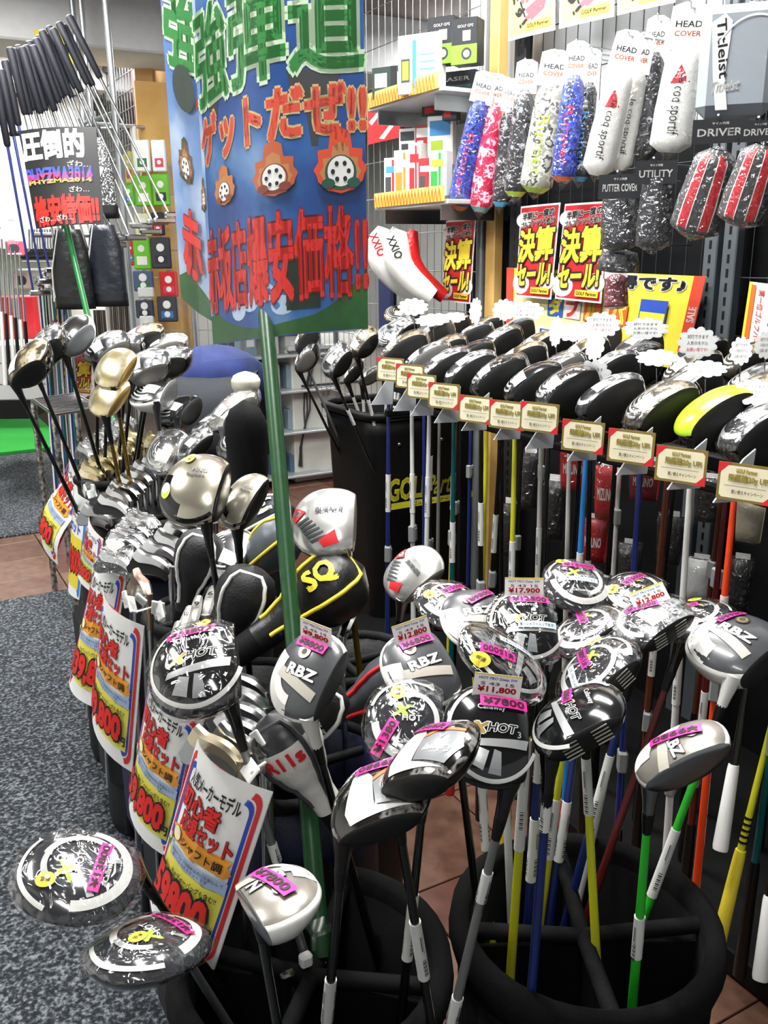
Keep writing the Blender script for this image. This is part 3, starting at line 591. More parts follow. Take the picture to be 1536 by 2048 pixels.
# loose shafts standing in the right bin whose heads are hidden in the bunch
# ================================================================ pole sign
def poly_fn(pts, zb, lean=None):
    """vertical sheet over a plan polyline; u in metres along it, v above the bottom edge"""
    P = [Vector((p.x, p.y, 0)) for p in pts]; S = [0.0]
    for i in range(1, len(P)): S.append(S[-1]+(P[i]-P[i-1]).length)
    def nrm(i):
        d = (P[min(i+1,len(P)-1)]-P[max(i-1,0)]).normalized(); return Vector((d.y, -d.x, 0))
    def fn(u, v, l=0.0):
        i = 0
        while i < len(P)-2 and u > S[i+1]: i += 1
        k = (u-S[i])/max(1e-6, S[i+1]-S[i]); p = P[i].lerp(P[i+1], k); n = nrm(i).lerp(nrm(i+1), max(0,min(1,k))).normalized()
        z = zb[i]+(zb[i+1]-zb[i])*k
        return p+Vector((0,0,z+v))+n*l
    return fn, S
def smooth_cols(cols, sub=4):
    """Catmull-Rom through (px, depth, bottom row) columns"""
    out = []
    for i in range(len(cols)-1):
        a, b, c, d = cols[max(i-1,0)], cols[i], cols[i+1], cols[min(i+2,len(cols)-1)]
        for k in range(sub):
            t = k/sub; out.append(tuple(0.5*((2*b[j])+(-a[j]+c[j])*t+(2*a[j]-5*b[j]+4*c[j]-d[j])*t*t+(-a[j]+3*b[j]-3*c[j]+d[j])*t**3) for j in range(3)))
    out.append(cols[-1]); return out
SKYB = ramp_mat('printed_sky', 5.0, [(0.30,'#183f80'),(0.46,'#214f96'),(0.56,'#3268ab'),(0.70,'#7a9fc8')], 0.4)
SKYP = ramp_mat('pale_sky_print_and_edge_highlight', 5.0, [(0.30,'#4f79bd'),(0.5,'#7d9fd2'),(0.66,'#c3d3ea')], 0.4)
HILL = ramp_mat('printed_hill', 20, [(0.3,'#1b4a1f'),(0.7,'#2c6a2b')], 0.5); TREE = ramp_mat('printed_tree', 40, [(0.3,'#0d1f14'),(0.7,'#1c3a24')], 0.5)
PGREEN = ramp_mat('printed_green', 8, [(0.3,'#247a33'),(0.7,'#358f42')], 0.4); PRED = mat('#e8291f', 0.4); PALEG = mat('#cfe6c4', 0.5); TAN = mat('#d9b778', 0.5)
FLAMES = [mat('#6e5a35',0.5), mat('#d97d33',0.5), mat('#c9643a',0.5), mat('#e8502a',0.5)]
def flame_ball(A, cx, cy, w, h, m, dark):
    pts = []
    for i in range(24):
        t = 2*math.pi*i/24; sn = math.sin(t); r = (1.0+(0.22 if i % 2 == 0 else -0.10)*max(0.15, sn+0.35)); x = 0.47*w*r*math.cos(t); y = 0.44*h*r*sn*(1.25 if sn > 0 else 0.92)
        if sn > 0: x *= 1-0.5*sn*sn
        pts.append((cx+x, cy+y))
    A.poly(pts, m, 1); A.poly([(cx+(p-cx)*0.78, cy-0.05*h+(q-cy)*0.72) for p, q in pts], mat('#c98a55',0.5), 1); A.ell(cx, cy-0.06*h, 0.30*w, 0.30*h, dark); A.ell(cx, cy-0.04*h, 0.25*w, 0.26*h, PAPER)
    for k in range(6): A.ell(cx+0.15*w*math.cos(k*1.05), cy-0.04*h+0.15*h*math.sin(k*1.05), 0.04*w, 0.045*h, INK, 8)
    A.ell(cx-0.24*w, cy-0.24*h, 0.13*w, 0.09*h, dark, 10); A.ell(cx+0.24*w, cy-0.24*h, 0.13*w, 0.09*h, dark, 10)
sg = thing('pole_sign', 'tall blue printed card sign with green and red lettering on a green pole', 'sign', (BIN_B.x, BIN_B.y, 0.03))
inv = Matrix.Translation(-Vector(sg.location))
def rel(fn): return lambda u, v, l=0.0: fn(u, v, l)-Vector((BIN_B.x, BIN_B.y, 0.03))
p0, p1 = Pz(640, 1880, 1.17), Pz(534, 660, 1.50); dpole = (p1-p0).normalized()
mb = MB(); b0 = Vector((BIN_B.x, BIN_B.y, 0.03)); bot = p0-dpole*0.02; top = p0+dpole*2.0
mb.tube([bot-b0, top-b0], 0.0128, mat('#164420', 0.35, noise=0.12, scale=60), 10); mb.build('pole', sg)
mb = MB(); c = p0-dpole*0.01-b0; mb.bbox(c, (0.034,0.03,0.075), CLEAR, 0.004); mb.bbox(c+Vector((-0.055,-0.02,-0.02)), (0.02,0.012,0.05), CLEAR, 0.003); mb.bbox(c+Vector((-0.03,-0.02,0.012)), (0.016,0.014,0.018), WHITE, 0.003)
mb.tube([c+Vector((-0.055,-0.02,-0.045)), c+Vector((-0.07,-0.03,-0.09))], 0.008, CLEAR, 8); mb.build('plastic_clip', sg, 'clear plastic clip')
COLS = smooth_cols([(424,1.60,694),(470,1.53,688),(520,1.48,682),(575,1.455,675),(650,1.45,668),(743,1.46,661)], 10)
pts = [Pz(px-9, 500, z) for px, z, yb in COLS]; zb = [Pz(px, yb, z).z for px, z, yb in COLS]
fn, S = poly_fn(pts, zb); fr = rel(fn); W = S[-1]; HT = 0.68
def upx(px): 
    for i in range(len(COLS)-1):
        if COLS[i][0]-9 <= px <= COLS[i+1][0]-9: return S[i]+(S[i+1]-S[i])*(px-COLS[i][0]+9)/(COLS[i+1][0]-COLS[i][0])
    return W if px > 600 else 0.0
mb = MB()
for l in (0.0, -0.0015): mb.grid(lambda a, b, l=l: fr(a*W, b*HT, l), 60, 4, SKYB)
mb.grid(lambda a, b: fr(a*W, 0, -0.0015*b), 24, 1, PAPER); panel = mb.build('front_panel', sg)
A = Art(fr, 0.0002, 0.0008); A.maxe = 0.012; k = 0.000806
def vy(py): return (668-py)*k*0.97
def lay(pts, m): A.poly(pts, m, 2)
n = 16
A.poly(lift=0.0004, sub=1, m=HILL, pts=[(0,0)]+[(W*i/n, 0.002) for i in range(1,n)]+[(W,0)]+[(W*(n-i)/n, [0.095,0.075,0.055,0.04,0.03,0.026,0.023,0.02,0.018,0.018,0.02,0.025,0.03,0.035,0.045,0.055,0.07][i]) for i in range(n+1)])
for i in range(5): A.ell(W*(0.3+0.1*i), 0.05+0.012*(i%3), 0.022, 0.016, mat('#b9cfe8',0.5), 12, lift=0.0003)
A.rect(W*0.62, 0.04, W*0.78, 0.14, TREE, 0, 14, 2, lift=0.0005)
A.poly([(W*0.66, vy(150)),(W*0.72, vy(160)),(W*0.9,vy(170)),(W*0.8,vy(240)),(W*0.79,vy(300)),(W*0.76,vy(300)),(W*0.74,vy(230)),(W*0.67,vy(190))], mat('#3a3d42',0.5), 1, lift=0.0004)
A.poly([(W*0.05, vy(110)),(W*0.22,vy(110)),(W*0.2,vy(200)),(W*0.12,vy(180))], mat('#2c3a33',0.5), 1, lift=0.0004)
A.rect(0,0.05,W*0.035,HT,SKYP,0,2,1,lift=0.0006); A.k = 1; A.text('強弾道', (upx(392)+upx(732))/2, vy(72), upx(732)-upx(392), 0.145, PGREEN, 0.03, outline=PALEG, owid=0.04, cuts=50)  # pale strip paints the bright highlight along the sheet's left edge
A.k = 1; A.text('ゲットだぜ!!', (upx(418)+upx(737))/2, vy(233), upx(737)-upx(418), 0.074, mat('#e0503a',0.45), 0.05, outline=TAN, owid=0.035, cuts=50)
A.k = 1
for q, (cx, ww, hh) in enumerate([(412,26,66),(458,40,70),(556,84,92),(684,104,108)]): flame_ball(A, upx(cx), vy(348), (upx(cx+ww/2)-upx(cx-ww/2)), hh*k, FLAMES[q], [mat('#5b4a36',0.5),mat('#8a4a22',0.5),mat('#8a3f33',0.5),mat('#1d5a47',0.5)][q])
A.k = 1; A.text('赤坂店爆安価格!!', (upx(408)+upx(734))/2, vy(508), upx(734)-upx(408), 0.135, PRED, 0.042, outline=mat('#7c1414',0.5), owid=0.014, cuts=50)
A.build('front_print', panel)
cov = MB(); cov.grid(lambda a, b: fr(a*W, b*(HT+0.03)-0.03, 0.024), 24, 3, SLEEVE); cov.build('plastic_sleeve', sg)
C2 = smooth_cols([(360,1.74,600),(395,1.70,628),(430,1.66,655)], 3); pts = [Pz(px-18, 300, z) for px, z, yb in C2]; zb2 = [Pz(px, yb, z).z for px, z, yb in C2]
fn2, S2 = poly_fn(pts, zb2); fr2 = rel(fn2); W2 = S2[-1]; mb = MB()
for l in (0.0, -0.0015): mb.grid(lambda a, b, l=l: fr2(a*W2, b*0.66, l), 8, 3, SKYP)
sp = mb.build('side_panel', sg); A = Art(fr2, 0.0003, 0.0006)
A.poly([(0,-0.0),(W2*0.5,-0.004),(W2,0.0),(W2,0.03),(W2*0.6,0.05),(W2*0.25,0.065),(0,0.045)], HILL, 1)
A.text('強', W2*0.55, 0.50, W2*0.95, 0.13, PGREEN, 0.04, outline=PALEG, owid=0.035); A.text('ゲ', W2*0.95, 0.385, W2*0.3, 0.05, mat('#e0503a',0.45), 0.04)
flame_ball(A, W2*0.42, 0.265, W2*0.42, 0.075, FLAMES[0], mat('#5b4a36',0.5)); A.text('赤', W2*0.5, 0.125, W2*0.5, 0.12, PRED, 0.05, outline=mat('#7c1414',0.5), owid=0.012)
A.ell(W2*0.55, 0.405, W2*0.3, 0.04, mat('#33413a',0.5)); A.build('side_print', sp)
cov = MB(); cov.grid(lambda a, b: fr2(a*W2, b*0.66-0.02, 0.012), 8, 3, SLEEVE); cov.build('plastic_sleeve', sg)
# ================================================================ golf bags with price signs
BAGM = [mat('#14161b',0.55,bump=0.1), mat('#131a38',0.5,bump=0.1), mat('#0e0f11',0.5,bump=0.1)]
def golf_bag(label, c, h, r, m, lean=(0.0,0.0), trim=GREY):
    t = thing('golf_bag', label, 'golf bag', (c[0], c[1], 0.013), None, 'caddie bags in a row'); ax = Vector((lean[0], lean[1], 1.0))
    def ring(z, s, sq=0.86): return [Vector((r*s*math.cos(2*math.pi*j/24), r*s*sq*math.sin(2*math.pi*j/24), 0))+ax*z for j in range(24)]
    mb = MB(); prof = [(0.0,0.0),(0.0,0.9),(0.04,0.98),(h*0.35,1.0),(h*0.6,0.98),(h*0.85,0.92),(h,0.98),(h,0.88),(h*0.85,0.82),(h*0.5,0.82)]
    vs = [v for z, s in prof for v in ring(z, max(s,0.001))]; n = 24
    mb.add(vs, [(i*n+j, i*n+(j+1)%n, i*n+n+(j+1)%n, i*n+n+j) for i in range(len(prof)-1) for j in range(n)], m, True); mb.build('body', t)
    mb = MB(); q = ring(h, 0.97); mb.tube(q+[q[0]], 0.011, MATBLK, 8); mb.build('top_collar', t)
    mb = MB(); mb.tube([Vector((-r*0.8,0,0))+ax*(h-0.01), Vector((r*0.8,0,0))+ax*(h-0.01)], 0.008, MATBLK, 8); mb.tube([Vector((0,-r*0.7,0))+ax*(h-0.01), Vector((0,r*0.7,0))+ax*(h-0.01)], 0.008, MATBLK, 8); mb.build('divider', t)
    mb = MB(); mb.bbox(Vector((-r*0.86,-r*0.25,0))+ax*(h*0.38), (0.07,0.17,h*0.4), m, 0.03); pk = mb.build('pocket', t)
    mb = MB(); mb.tube([Vector((-r*0.86-0.036,-r*0.25-0.06,0))+ax*(h*0.22), Vector((-r*0.86-0.037,-r*0.25-0.06,0))+ax*(h*0.54)], 0.003, trim, 6); mb.build('zip', pk)
    return t
def quad_fn(TL, TR, BL, BR, bulge=0.02, wav=0.0):
    """sheet through four corner points, bowed outwards; u, v in 0..1, v up"""
    TL, TR, BL, BR = [Vector(p) for p in (TL, TR, BL, BR)]; n = (TR-TL).cross(TL-BL).normalized()
    def fn(u, v, l=0.0):
        p = BL.lerp(BR, u).lerp(TL.lerp(TR, u), v); return p+n*(l+bulge*(1-(2*u-1)**2)+wav*math.sin(v*6.0))
    return fn
def round_rect(m, r, n=5, cut=None):
    pts = []
    for cx, cy, a0 in ((1-m-r, 1-m-r, 0), (m+r, 1-m-r, 90), (m+r, m+r, 180), (1-m-r, m+r, 270)):
        for i in range(n+1): a = math.radians(a0+90*i/n); pts.append((cx+r*math.cos(a), cy+r*math.sin(a)))
    return pts
def price_pop(label, corners, price, blue=False, wav=0.0, bulge=0.02, rest=True):
    P = [Pz(*c) for c in corners]; t = thing('price_sign', label, 'sign', P[2], None, 'price signs on the bags'); P = [p-P[2] for p in P]
    fn = quad_fn(*P, bulge=bulge, wav=wav); mb = MB()
    for l in (0.0,-0.0012): mb.grid(lambda a, b, l=l: fn(a, b, l), 8, 10, PAPER)
    mb.build('card', t); A = Art(fn, 0.0003, 0.0006)
    def ringp(m0, m1, r, mm):
        o, i = round_rect(m0, r), round_rect(m1, r*0.8); n = len(o); lift = A.up()
        A._put(o+i, [(k, (k+1)%n, n+(k+1)%n, n+k) for k in range(n)], mm, lift)
    if blue: ringp(0.02, 0.09, 0.05, mat('#2f86d8',0.5)); A.rect(0.1,0.1,0.9,0.6,YEL,0,4,6); A.text('人気モデル', 0.5,0.82,0.7,0.1,INK,0.03); A.text('セット', 0.5,0.68,0.6,0.1,BLUE,0.04); A.text(price,0.5,0.35,0.75,0.25,PRED,0.05,outline=INK,owid=0.05)
    else:
        ringp(0.03, 0.065, 0.07, mat('#e03438',0.5)); ringp(0.075, 0.105, 0.06, mat('#3350c0',0.5))
        A.poly([(0.1,0.12),(0.5,0.10),(0.9,0.11),(0.91,0.42),(0.7,0.40),(0.55,0.45),(0.35,0.41),(0.1,0.43)], mat('#f4ea5a',0.5), 2)
        A.text('人気メーカーモデル', 0.5, 0.865, 0.66, 0.085, INK, 0.03); A.text('初心者', 0.40, 0.755, 0.56, 0.11, PRED, 0.05, outline=INK, owid=0.03); A.text('応援セット', 0.54, 0.645, 0.66, 0.10, PRED, 0.04, outline=INK, owid=0.03)
        A.poly([(0.1,0.56),(0.16,0.54),(0.12,0.49),(0.86,0.5),(0.92,0.53),(0.87,0.57),(0.9,0.60),(0.2,0.59)], mat('#f0a030',0.5), 1); A.ell(0.22,0.545,0.07,0.035,mat('#fdf6c8',0.5)); A.text('シャフト調', 0.58, 0.545, 0.5, 0.05, INK, 0.03)
        A.rect(0.2,0.42,0.92,0.485,mat('#a9bede',0.5),0,3,2); A.text('初めてゴルフを始める方にも安心して', 0.56,0.465,0.66,0.02,INK,0.0); A.text('使ってもらえるセットです', 0.5,0.442,0.5,0.02,INK,0.0)
        A.ell(0.13,0.47,0.04,0.02,GREEN); A.ell(0.13,0.50,0.03,0.02,mat('#e9c9a8',0.5))
        A.text('キャディーバッグも含む!!', 0.6,0.375,0.55,0.035,INK,0.02)
        A.text(price, 0.46, 0.24, 0.74, 0.19, PRED, 0.06, outline=INK, owid=0.06); A.text('円', 0.87,0.19,0.09,0.06,INK,0.05)
    A.build('sign_print', t)
    return t
price_pop('red and blue bordered yen sign 59800, nearest of the bag signs', [(395,1478,1.13),(545,1584,1.02),(300,1800,1.24),(428,1940,1.13)], '59800')
price_pop('yen sign 59,800 second from the front, partly behind the nearest sign', [(303,1334,1.36),(408,1440,1.27),(258,1600,1.47),(345,1720,1.36)], '59,800')
price_pop('yen sign 89,800 third from the front', [(207,1180,1.66),(288,1252,1.57),(184,1430,1.76),(264,1545,1.67)], '89,800')
price_pop('yen sign 139,800 beside the third sign', [(192,1118,1.88),(256,1140,1.82),(138,1365,2.00),(206,1420,1.92)], '139,8')
price_pop('small bordered sign wedged above the 139,800 sign', [(178,1030,2.10),(206,1078,2.02),(156,1150,2.16),(192,1190,2.08)], '99,800', bulge=0.01)
price_pop('blue bordered sign with yellow panel between two red bordered signs', [(148,972,2.36),(178,1002,2.28),(137,1175,2.46),(158,1200,2.40)], '69,800', blue=True, bulge=0.01)
price_pop('wavy yen sign 11800, furthest of the bag signs', [(137,898,2.66),(168,955,2.56),(86,1065,2.76),(116,1130,2.66)], '11,800', wav=0.018)
def bag_at(label, px, py, h, r, m, lean=(0.0,0.0), trim=GREY):
    p = Ph(px, py, h); return golf_bag(label, (p.x-lean[0]*h, p.y-lean[1]*h), h, r, m, lean, trim)
BAGS = [((600,1540),0.66,0.135,1,'dark navy golf bag carrying the nearest 59800 sign'), ((475,1400),0.70,0.135,0,'black golf bag behind the second 59,800 sign'), ((425,1235),0.74,0.13,2,'black golf bag with white-edged pockets behind the 89,800 sign'),
        ((362,1130),0.76,0.125,1,'navy golf bag behind the 139,800 sign'), ((295,1040),0.80,0.125,0,'black golf bag holding chrome irons, fifth from the front'), ((245,960),0.82,0.125,2,'black golf bag holding gold irons, far end of the row'), ((690,1330),0.70,0.12,2,'black golf bag under the black and yellow headcover'), ((490,1120),0.74,0.12,0,'black golf bag under the numbered dark headcover')]
BC = []
for (p, h, r, mi, lab) in BAGS:
    b = bag_at(lab, p[0], p[1], h, r, BAGM[mi], (0.06, 0.05)); BC.append(Vector(b.location))
mb = MB(); rel0 = Ph(215,1400,0.5)
# ---- irons
ICACHE = {}
def iron_mesh(metal, back):
    k = (metal.name, back.name)
    if k in ICACHE: return ICACHE[k]
    mb = MB(); nx = 9; rows = []
    for i in range(nx+1):
        u = i/nx; x = -0.040+0.082*u; h = 0.028+0.028*u-0.020*max(0,u-0.8)*5*max(0,u-0.8); w = 0.010*(0.75+0.35*math.sin(u*math.pi)); zc = -0.010*(1-math.sin(min(1,u*1.15+0.12)*math.pi))*0.9
        if u > 0.95: h *= 0.9
        sec = [(-w*0.75,zc-0.004),(-w*0.2,zc),(w*0.6,zc-0.0005),(w,zc-0.004),(w*0.7,zc-h*0.42),(0.001,zc-h*0.5),(0.001,zc-h*0.95),(-0.0015,zc-h),(-0.004,zc-h)]
        rows.append([Vector((x, y+(-z)*0.42*0-(z*0.36), z)) for y, z in sec])
    m = len(rows[0]); vs = [v for r in rows for v in r]
    for j in range(m):
        mm = back if j in (4,5) else metal
        mb.add(vs, [(i*m+j, (i+1)*m+j, (i+1)*m+(j+1)%m, i*m+(j+1)%m) for i in range(nx)], mm, j not in (3,4,5))
    mb.add(rows[0], [tuple(range(m))], metal); mb.add(rows[-1], [tuple(range(m-1,-1,-1))], metal)
    bm = mb.mesh('blade'); ICACHE[k] = bm; return bm
LIE = math.radians(62); IDN = Vector((-math.cos(LIE),0,-math.sin(LIE))); IHP = Vector((-0.040,0.004,-0.014)); IHE = IHP+IDN*0.055
SHMESH = {}
def iron(label, c, face, tilt=(0,0), metal=CHROME, back=DKSTEEL, num=None, L=0.84, film=False, group=None, shaft=STEEL, scale=1.0):
    """c: head centre; face as for woods; tilt leans the shaft (x, y)"""
    dw = Vector((-tilt[0], -tilt[1], -1)).normalized(); q = math.radians(face); sw = -CFH*math.cos(q)+CRH*math.sin(q); sw = (sw-dw*sw.dot(dw)).normalized(); tw = sw.cross(dw)
    x = Vector((1,0,0)); t = (x-IDN*x.dot(IDN)).normalized(); s = IDN.cross(t); Rm = Matrix((tw, sw, dw)).transposed() @ Matrix((t, s, IDN))
    root = thing('iron_club', label, 'golf club', c, Rm, group); obj('blade', iron_mesh(metal, back), root)
    k = ('h', metal.name)
    if k not in SHMESH:
        mb = MB(); mb.tube([IHP-IDN*0.012, IHP+IDN*0.01, IHE], [0.0075,0.0068,0.0063], metal, 10); SHMESH[k] = mb.mesh('hosel')
    obj('hosel', SHMESH[k], root); k = ('s', shaft.name, L)
    if k not in SHMESH:
        mb = MB(); mb.tube([IHE-IDN*0.003, IHE+IDN*(L-0.3)], [0.0048,0.0068], shaft, 8); mb.tube([IHE+IDN*(L-0.3), IHE+IDN*(L-0.1)], [0.0095,0.0125], BLACK, 8); SHMESH[k] = mb.mesh('shaft')
    obj('shaft', SHMESH[k], root)
    if num:
        A = Art(lambda a, b, l=0.0: Vector((a, 0.003+b, 0.0003+l)), 0.0002, 0.0004); A.text(num, 0.012, 0.0, 0.008, 0.010, INK, 0.04, r90); A.build('sole_number', root)
    if film:
        if 'if' not in SHMESH:
            me = iron_mesh(CHROME, DKSTEEL).copy(); me.materials.clear(); me.materials.append(FILM2); rr = random.Random(5)
            for v in me.vertices: v.co = Vector((v.co.x*1.07, v.co.y*1.25+0.002*(rr.random()-0.3), v.co.z*1.06+0.002))
            for p in me.polygons: p.material_index = 0
            SHMESH['if'] = me
        obj('plastic_wrap', SHMESH['if'], root)
    return root
def iron_row(what, p0, p1, z0, z1, n, face, grp, metal=CHROME, back=DKSTEEL, film=False, nums=None, tilt=(0.06,0.05), jit=6, bow=0):
    rr = random.Random(n+int(p0[0]))
    for i in range(n):
        k = i/max(1,n-1); px = p0[0]+(p1[0]-p0[0])*k+rr.uniform(-jit,jit)*0.5; py = p0[1]+(p1[1]-p0[1])*k+rr.uniform(-jit,jit)*0.5-bow*math.sin(k*math.pi)
        iron('%s, %s from front' % (what, ORD[i]), Pz(px, py, z0+(z1-z0)*k), face+rr.uniform(-10,10), tilt, metal, back, nums[i] if nums and i < len(nums) else None, film=film, group=grp)
IWHITE = mat('#dcdad4', 0.25, 0.6); IBRN = mat('#8d7a6d', 0.35, 0.9)
iron_row('film-covered chrome iron in the middle stack', (245,1112), (300,1028), 1.80, 2.02, 7, 150, 'film-covered irons of the middle stack', film=True, bow=10)
iron_row('chrome iron with black cavity in the right-hand stack', (318,1108), (410,1022), 1.72, 1.95, 6, 150, 'irons with black cavities', back=BLACK)
iron_row('chrome iron of the upper stack beside the silver-gold driver', (235,995), (345,905), 2.05, 2.36, 9, 150, 'irons of the upper stack', back=BLACK, bow=6)
iron_row('gold iron of the far bag', (195,930), (282,870), 2.45, 2.72, 8, 140, 'gold irons', metal=GOLD, back=GOLDC, film=False)
iron_row('film-covered silver iron behind the gold ones', (178,895), (262,835), 2.75, 3.05, 8, 130, 'silver irons behind the gold ones', film=True)
iron_row('white-soled iron with stamped number', (352,1275), (470,1160), 1.45, 1.62, 6, 95, 'white-soled irons', metal=IWHITE, back=DGREY, nums=['S','W','9','6','7','8'], jit=14, bow=14)
iron_row('polished chrome iron beside the wood with silver lettering', (500,1470), (505,1350), 1.16, 1.34, 5, 150, 'polished irons behind the wood', tilt=(0.05,0.05))
iron('brown worn wedge above the second yen sign', Pz(292,1158,1.62), 120, (0.05,0.05), IBRN, IBRN)
iron('grey sand wedge lying level above the blue bordered sign', Pz(205,1018,2.1), 160, (0.05,0.05), STEEL, STEEL)
iron('champagne wedge below the polished irons', Pz(450,1478,1.15), 150, (0.05,0.05), mat('#cfc3a6',0.3,0.9), STEEL)
iron('white-backed iron standing tall right of the green pole', Pz(640,1252,1.42), 100, (0.03,0.03), IWHITE, GREY, 'S')
iron('chrome iron beside the bronze shaft', Pz(700,1235,1.42), 70, (0.0,0.03), CHROME, DKSTEEL)
iron('film-covered gold iron standing apart at the right of the gold set', Pz(312,872,2.6), 120, (0.05,0.05), GOLD, GOLDC)
iron('second gold iron standing apart at the right of the gold set', Pz(335,868,2.6), 120, (0.05,0.05), GOLD, GOLDC)
# ---- woods of the bags
def bagwood(label, kind, skin, cpx, z, face, spx, b, **k): return hero(label, kind, skin, cpx, z, face, spx, b, **k)
bagwood('silver-gold driver marked 10.5 leaning over the iron stacks', 'big','ping', (385,978), 1.42, 75, (490,1250), BC[2], shaft=DKSTEEL, dot=(0.7,0.3))
bagwood('small silver-gold hybrid beside the 10.5 driver', 'hybrid','ping', (482,1000), 1.48, 60, (520,1200), BC[2], shaft=DKSTEEL)
bagwood('silver driver with red flashes right of the green pole', 'big','burner', (648,1045), 1.42, 85, (722,1300), BC[6], shaft=BRZ)
bagwood('small silver fairway wood with red corners before the black bin', 'fairway','burner', (822,1142), 1.52, 30, (798,1260), Vector((0.78,1.42,0)), shaft=GREYMET)
bagwood('film-wrapped silver driver with grey face beside the worker', 'driver','silverface', (462,822), 2.05, 30, (470,980), BC[7], wrap=True)
bagwood('black-faced driver with white badge, just left of the green pole', 'driver','stripe', (490,880), 1.95, 38, (465,1000), BC[7], wrap=True)
bagwood('mottled gold driver standing highest over the far bag', 'fairway','gold', (226,735), 2.05, 60, (283,900), BC[5], shaft=BRZ, price=None)
bagwood('mottled gold driver below the other gold one', 'fairway','gold', (214,790), 2.05, 50, (232,920), BC[5], shaft=BRZ)
bagwood('chrome striped driver on a black neck right of the gold heads', 'driver','chrome', (302,785), 2.30, 70, (345,900), BC[4], shaft=GREYMET)
bagwood('chrome trimmed driver half hidden behind the striped one', 'driver','stripe', (352,820), 2.35, 60, (372,930), BC[4], shaft=GREYMET)
bagwood('silver driver lying behind the chrome irons', 'driver','chrome', (330,905), 2.25, 60, (352,1000), Vector((0.74,2.25,0)), wrap=True)
bagwood('film-covered wood with dark face beside the 10.5 driver', 'fairway','camo', (388,888), 2.2, 30, (392,1000), Vector((0.66,2.2,0)), wrap=True)
bagwood('pale green-badged wood between the two grey shafts', 'fairway','chrome', (452,1105), 1.62, 70, (455,1250), BC[2], wrap=False)
bagwood('film-wrapped wood head behind the worker-side driver', 'fairway','camo', (415,850), 2.3, 40, (420,980), BC[7], wrap=True)
# ================================================================ headcovers standing in the bags
def headcover(label, c, top, front, L, W, T, body, trim=None, text=None, tm=None, tsize=(0.06,0.03), prof=None, band=None, trot=0.0, group=None, cat='headcover', neck=True):
    """padded cover: local z from the cuff to the crown, -y is the front"""
    top = Vector(top); M = frame(c, top, top.cross(Vector(front))); t = bpy.data.objects.new('headcover', None); C.objects.link(t); t.empty_display_size = 0.02; t.matrix_world = M; tag(t, label, cat, group)
    prof = prof or [(0.0,0.42),(0.15,0.44),(0.3,0.55),(0.45,0.78),(0.6,0.96),(0.75,1.0),(0.88,0.84),(0.96,0.5),(1.0,0.02)]
    def R(v):
        for (a, ra), (b, rb) in zip(prof, prof[1:]):
            if v <= b: k = (v-a)/(b-a); k = k*k*(3-2*k); return ra+(rb-ra)*k
        return prof[-1][1]
    mb = MB(); nv, nu = 18, 22; vs = []
    for j in range(nv+1):
        v = j/nv; r = R(v)
        for i in range(nu): q = 2*math.pi*i/nu; e = 1+0.02*math.sin(5*q+9*v); vs.append(Vector((W*r*e*math.cos(q), T*r*e*math.sin(q), L*(v-0.5))))
    fs = [(j*nu+i, j*nu+(i+1)%nu, j*nu+nu+(i+1)%nu, j*nu+nu+i) for j in range(nv) for i in range(nu)]
    if band:
        v0, v1, bm_ = band; f1 = [f for f in fs if v0 <= (f[0]//nu)/nv < v1]; f2 = [f for f in fs if f not in f1]; mb.add(vs, f2, body, True); mb.build('body', t); mb = MB(); mb.add(vs, f1, bm_, True); mb.build('panel', t)
    else: mb.add(vs, fs, body, True); mb.build('body', t)
    if trim:
        mb = MB(); pts = []
        for j in range(2, nv): v = j/nv; pts.append(Vector((W*R(v)*0.70, -T*R(v)*0.76, L*(v-0.5))))
        pts2 = [Vector((-p.x, p.y, p.z)) for p in reversed(pts)]; mb.tube(pts+pts2, 0.0035, trim, 6); mb.build('piping', t)
    if text:
        def fn(x, y, l=0.0):
            v = max(0.02, min(0.98, y/L+0.5)); r = R(v); k = max(-0.97, min(0.97, x/(W*r))); return Vector((x, -T*r*1.02*math.sqrt(1-k*k)-l, y))
        A = Art(fn, 0.0004, 0.0012); A.text(text, 0.0, L*0.18, tsize[0], tsize[1], tm or PALE, 0.05, trot); A.build('logo', t)
    if neck:
        mb = MB(); mb.tube([(0,0,-L*0.5),(0,0,-L*0.9)], [W*0.40, W*0.36], MATBLK, 12); mb.build('cuff', t)
    return t
UPV = Vector((0,0,1)); LFT = -CRH; TOC = -CFH
KNIT = mat('#121316', 0.6, bump=0.2, bscale=300); LEATW = mat('#e6e5df', 0.35, bump=0.08, bscale=150); GRYL = mat('#4a5057', 0.45)
headcover('black headcover with white edge and large white number 3', Pz(520,1050,1.72), CRH*0.9+UPV*0.45, TOC*0.6+UPV, 0.15, 0.040, 0.045, mat('#252b33',0.4), WHITE, '3', WHITE, (0.035,0.03), trot=r90)
headcover('grey headcover with yellow stripe beside the green pole', Pz(528,1110,1.62), CRH*0.7+UPV*0.6-CFH*0.1, TOC*0.6+UPV, 0.16, 0.045, 0.045, GRYL, YEL)
headcover('large black headcover with yellow piping and yellow letters', Pz(622,1205,1.40), CRH*0.8+UPV*0.5+CFH*0.2, TOC*0.6+UPV*0.8, 0.20, 0.058, 0.055, mat('#101011',0.4,bump=0.1,bscale=100), YEL, 'SQ', YEL, (0.05,0.04), trot=D90)
headcover('black headcover with white rim behind the numbered irons', Pz(390,1140,1.62), UPV+CRH*0.3, TOC, 0.16, 0.045, 0.045, KNIT, WHITE)
headcover('black headcover with white rim in front of the grey shafts', Pz(478,1225,1.45), UPV+CRH*0.35, TOC, 0.17, 0.048, 0.045, KNIT, WHITE)
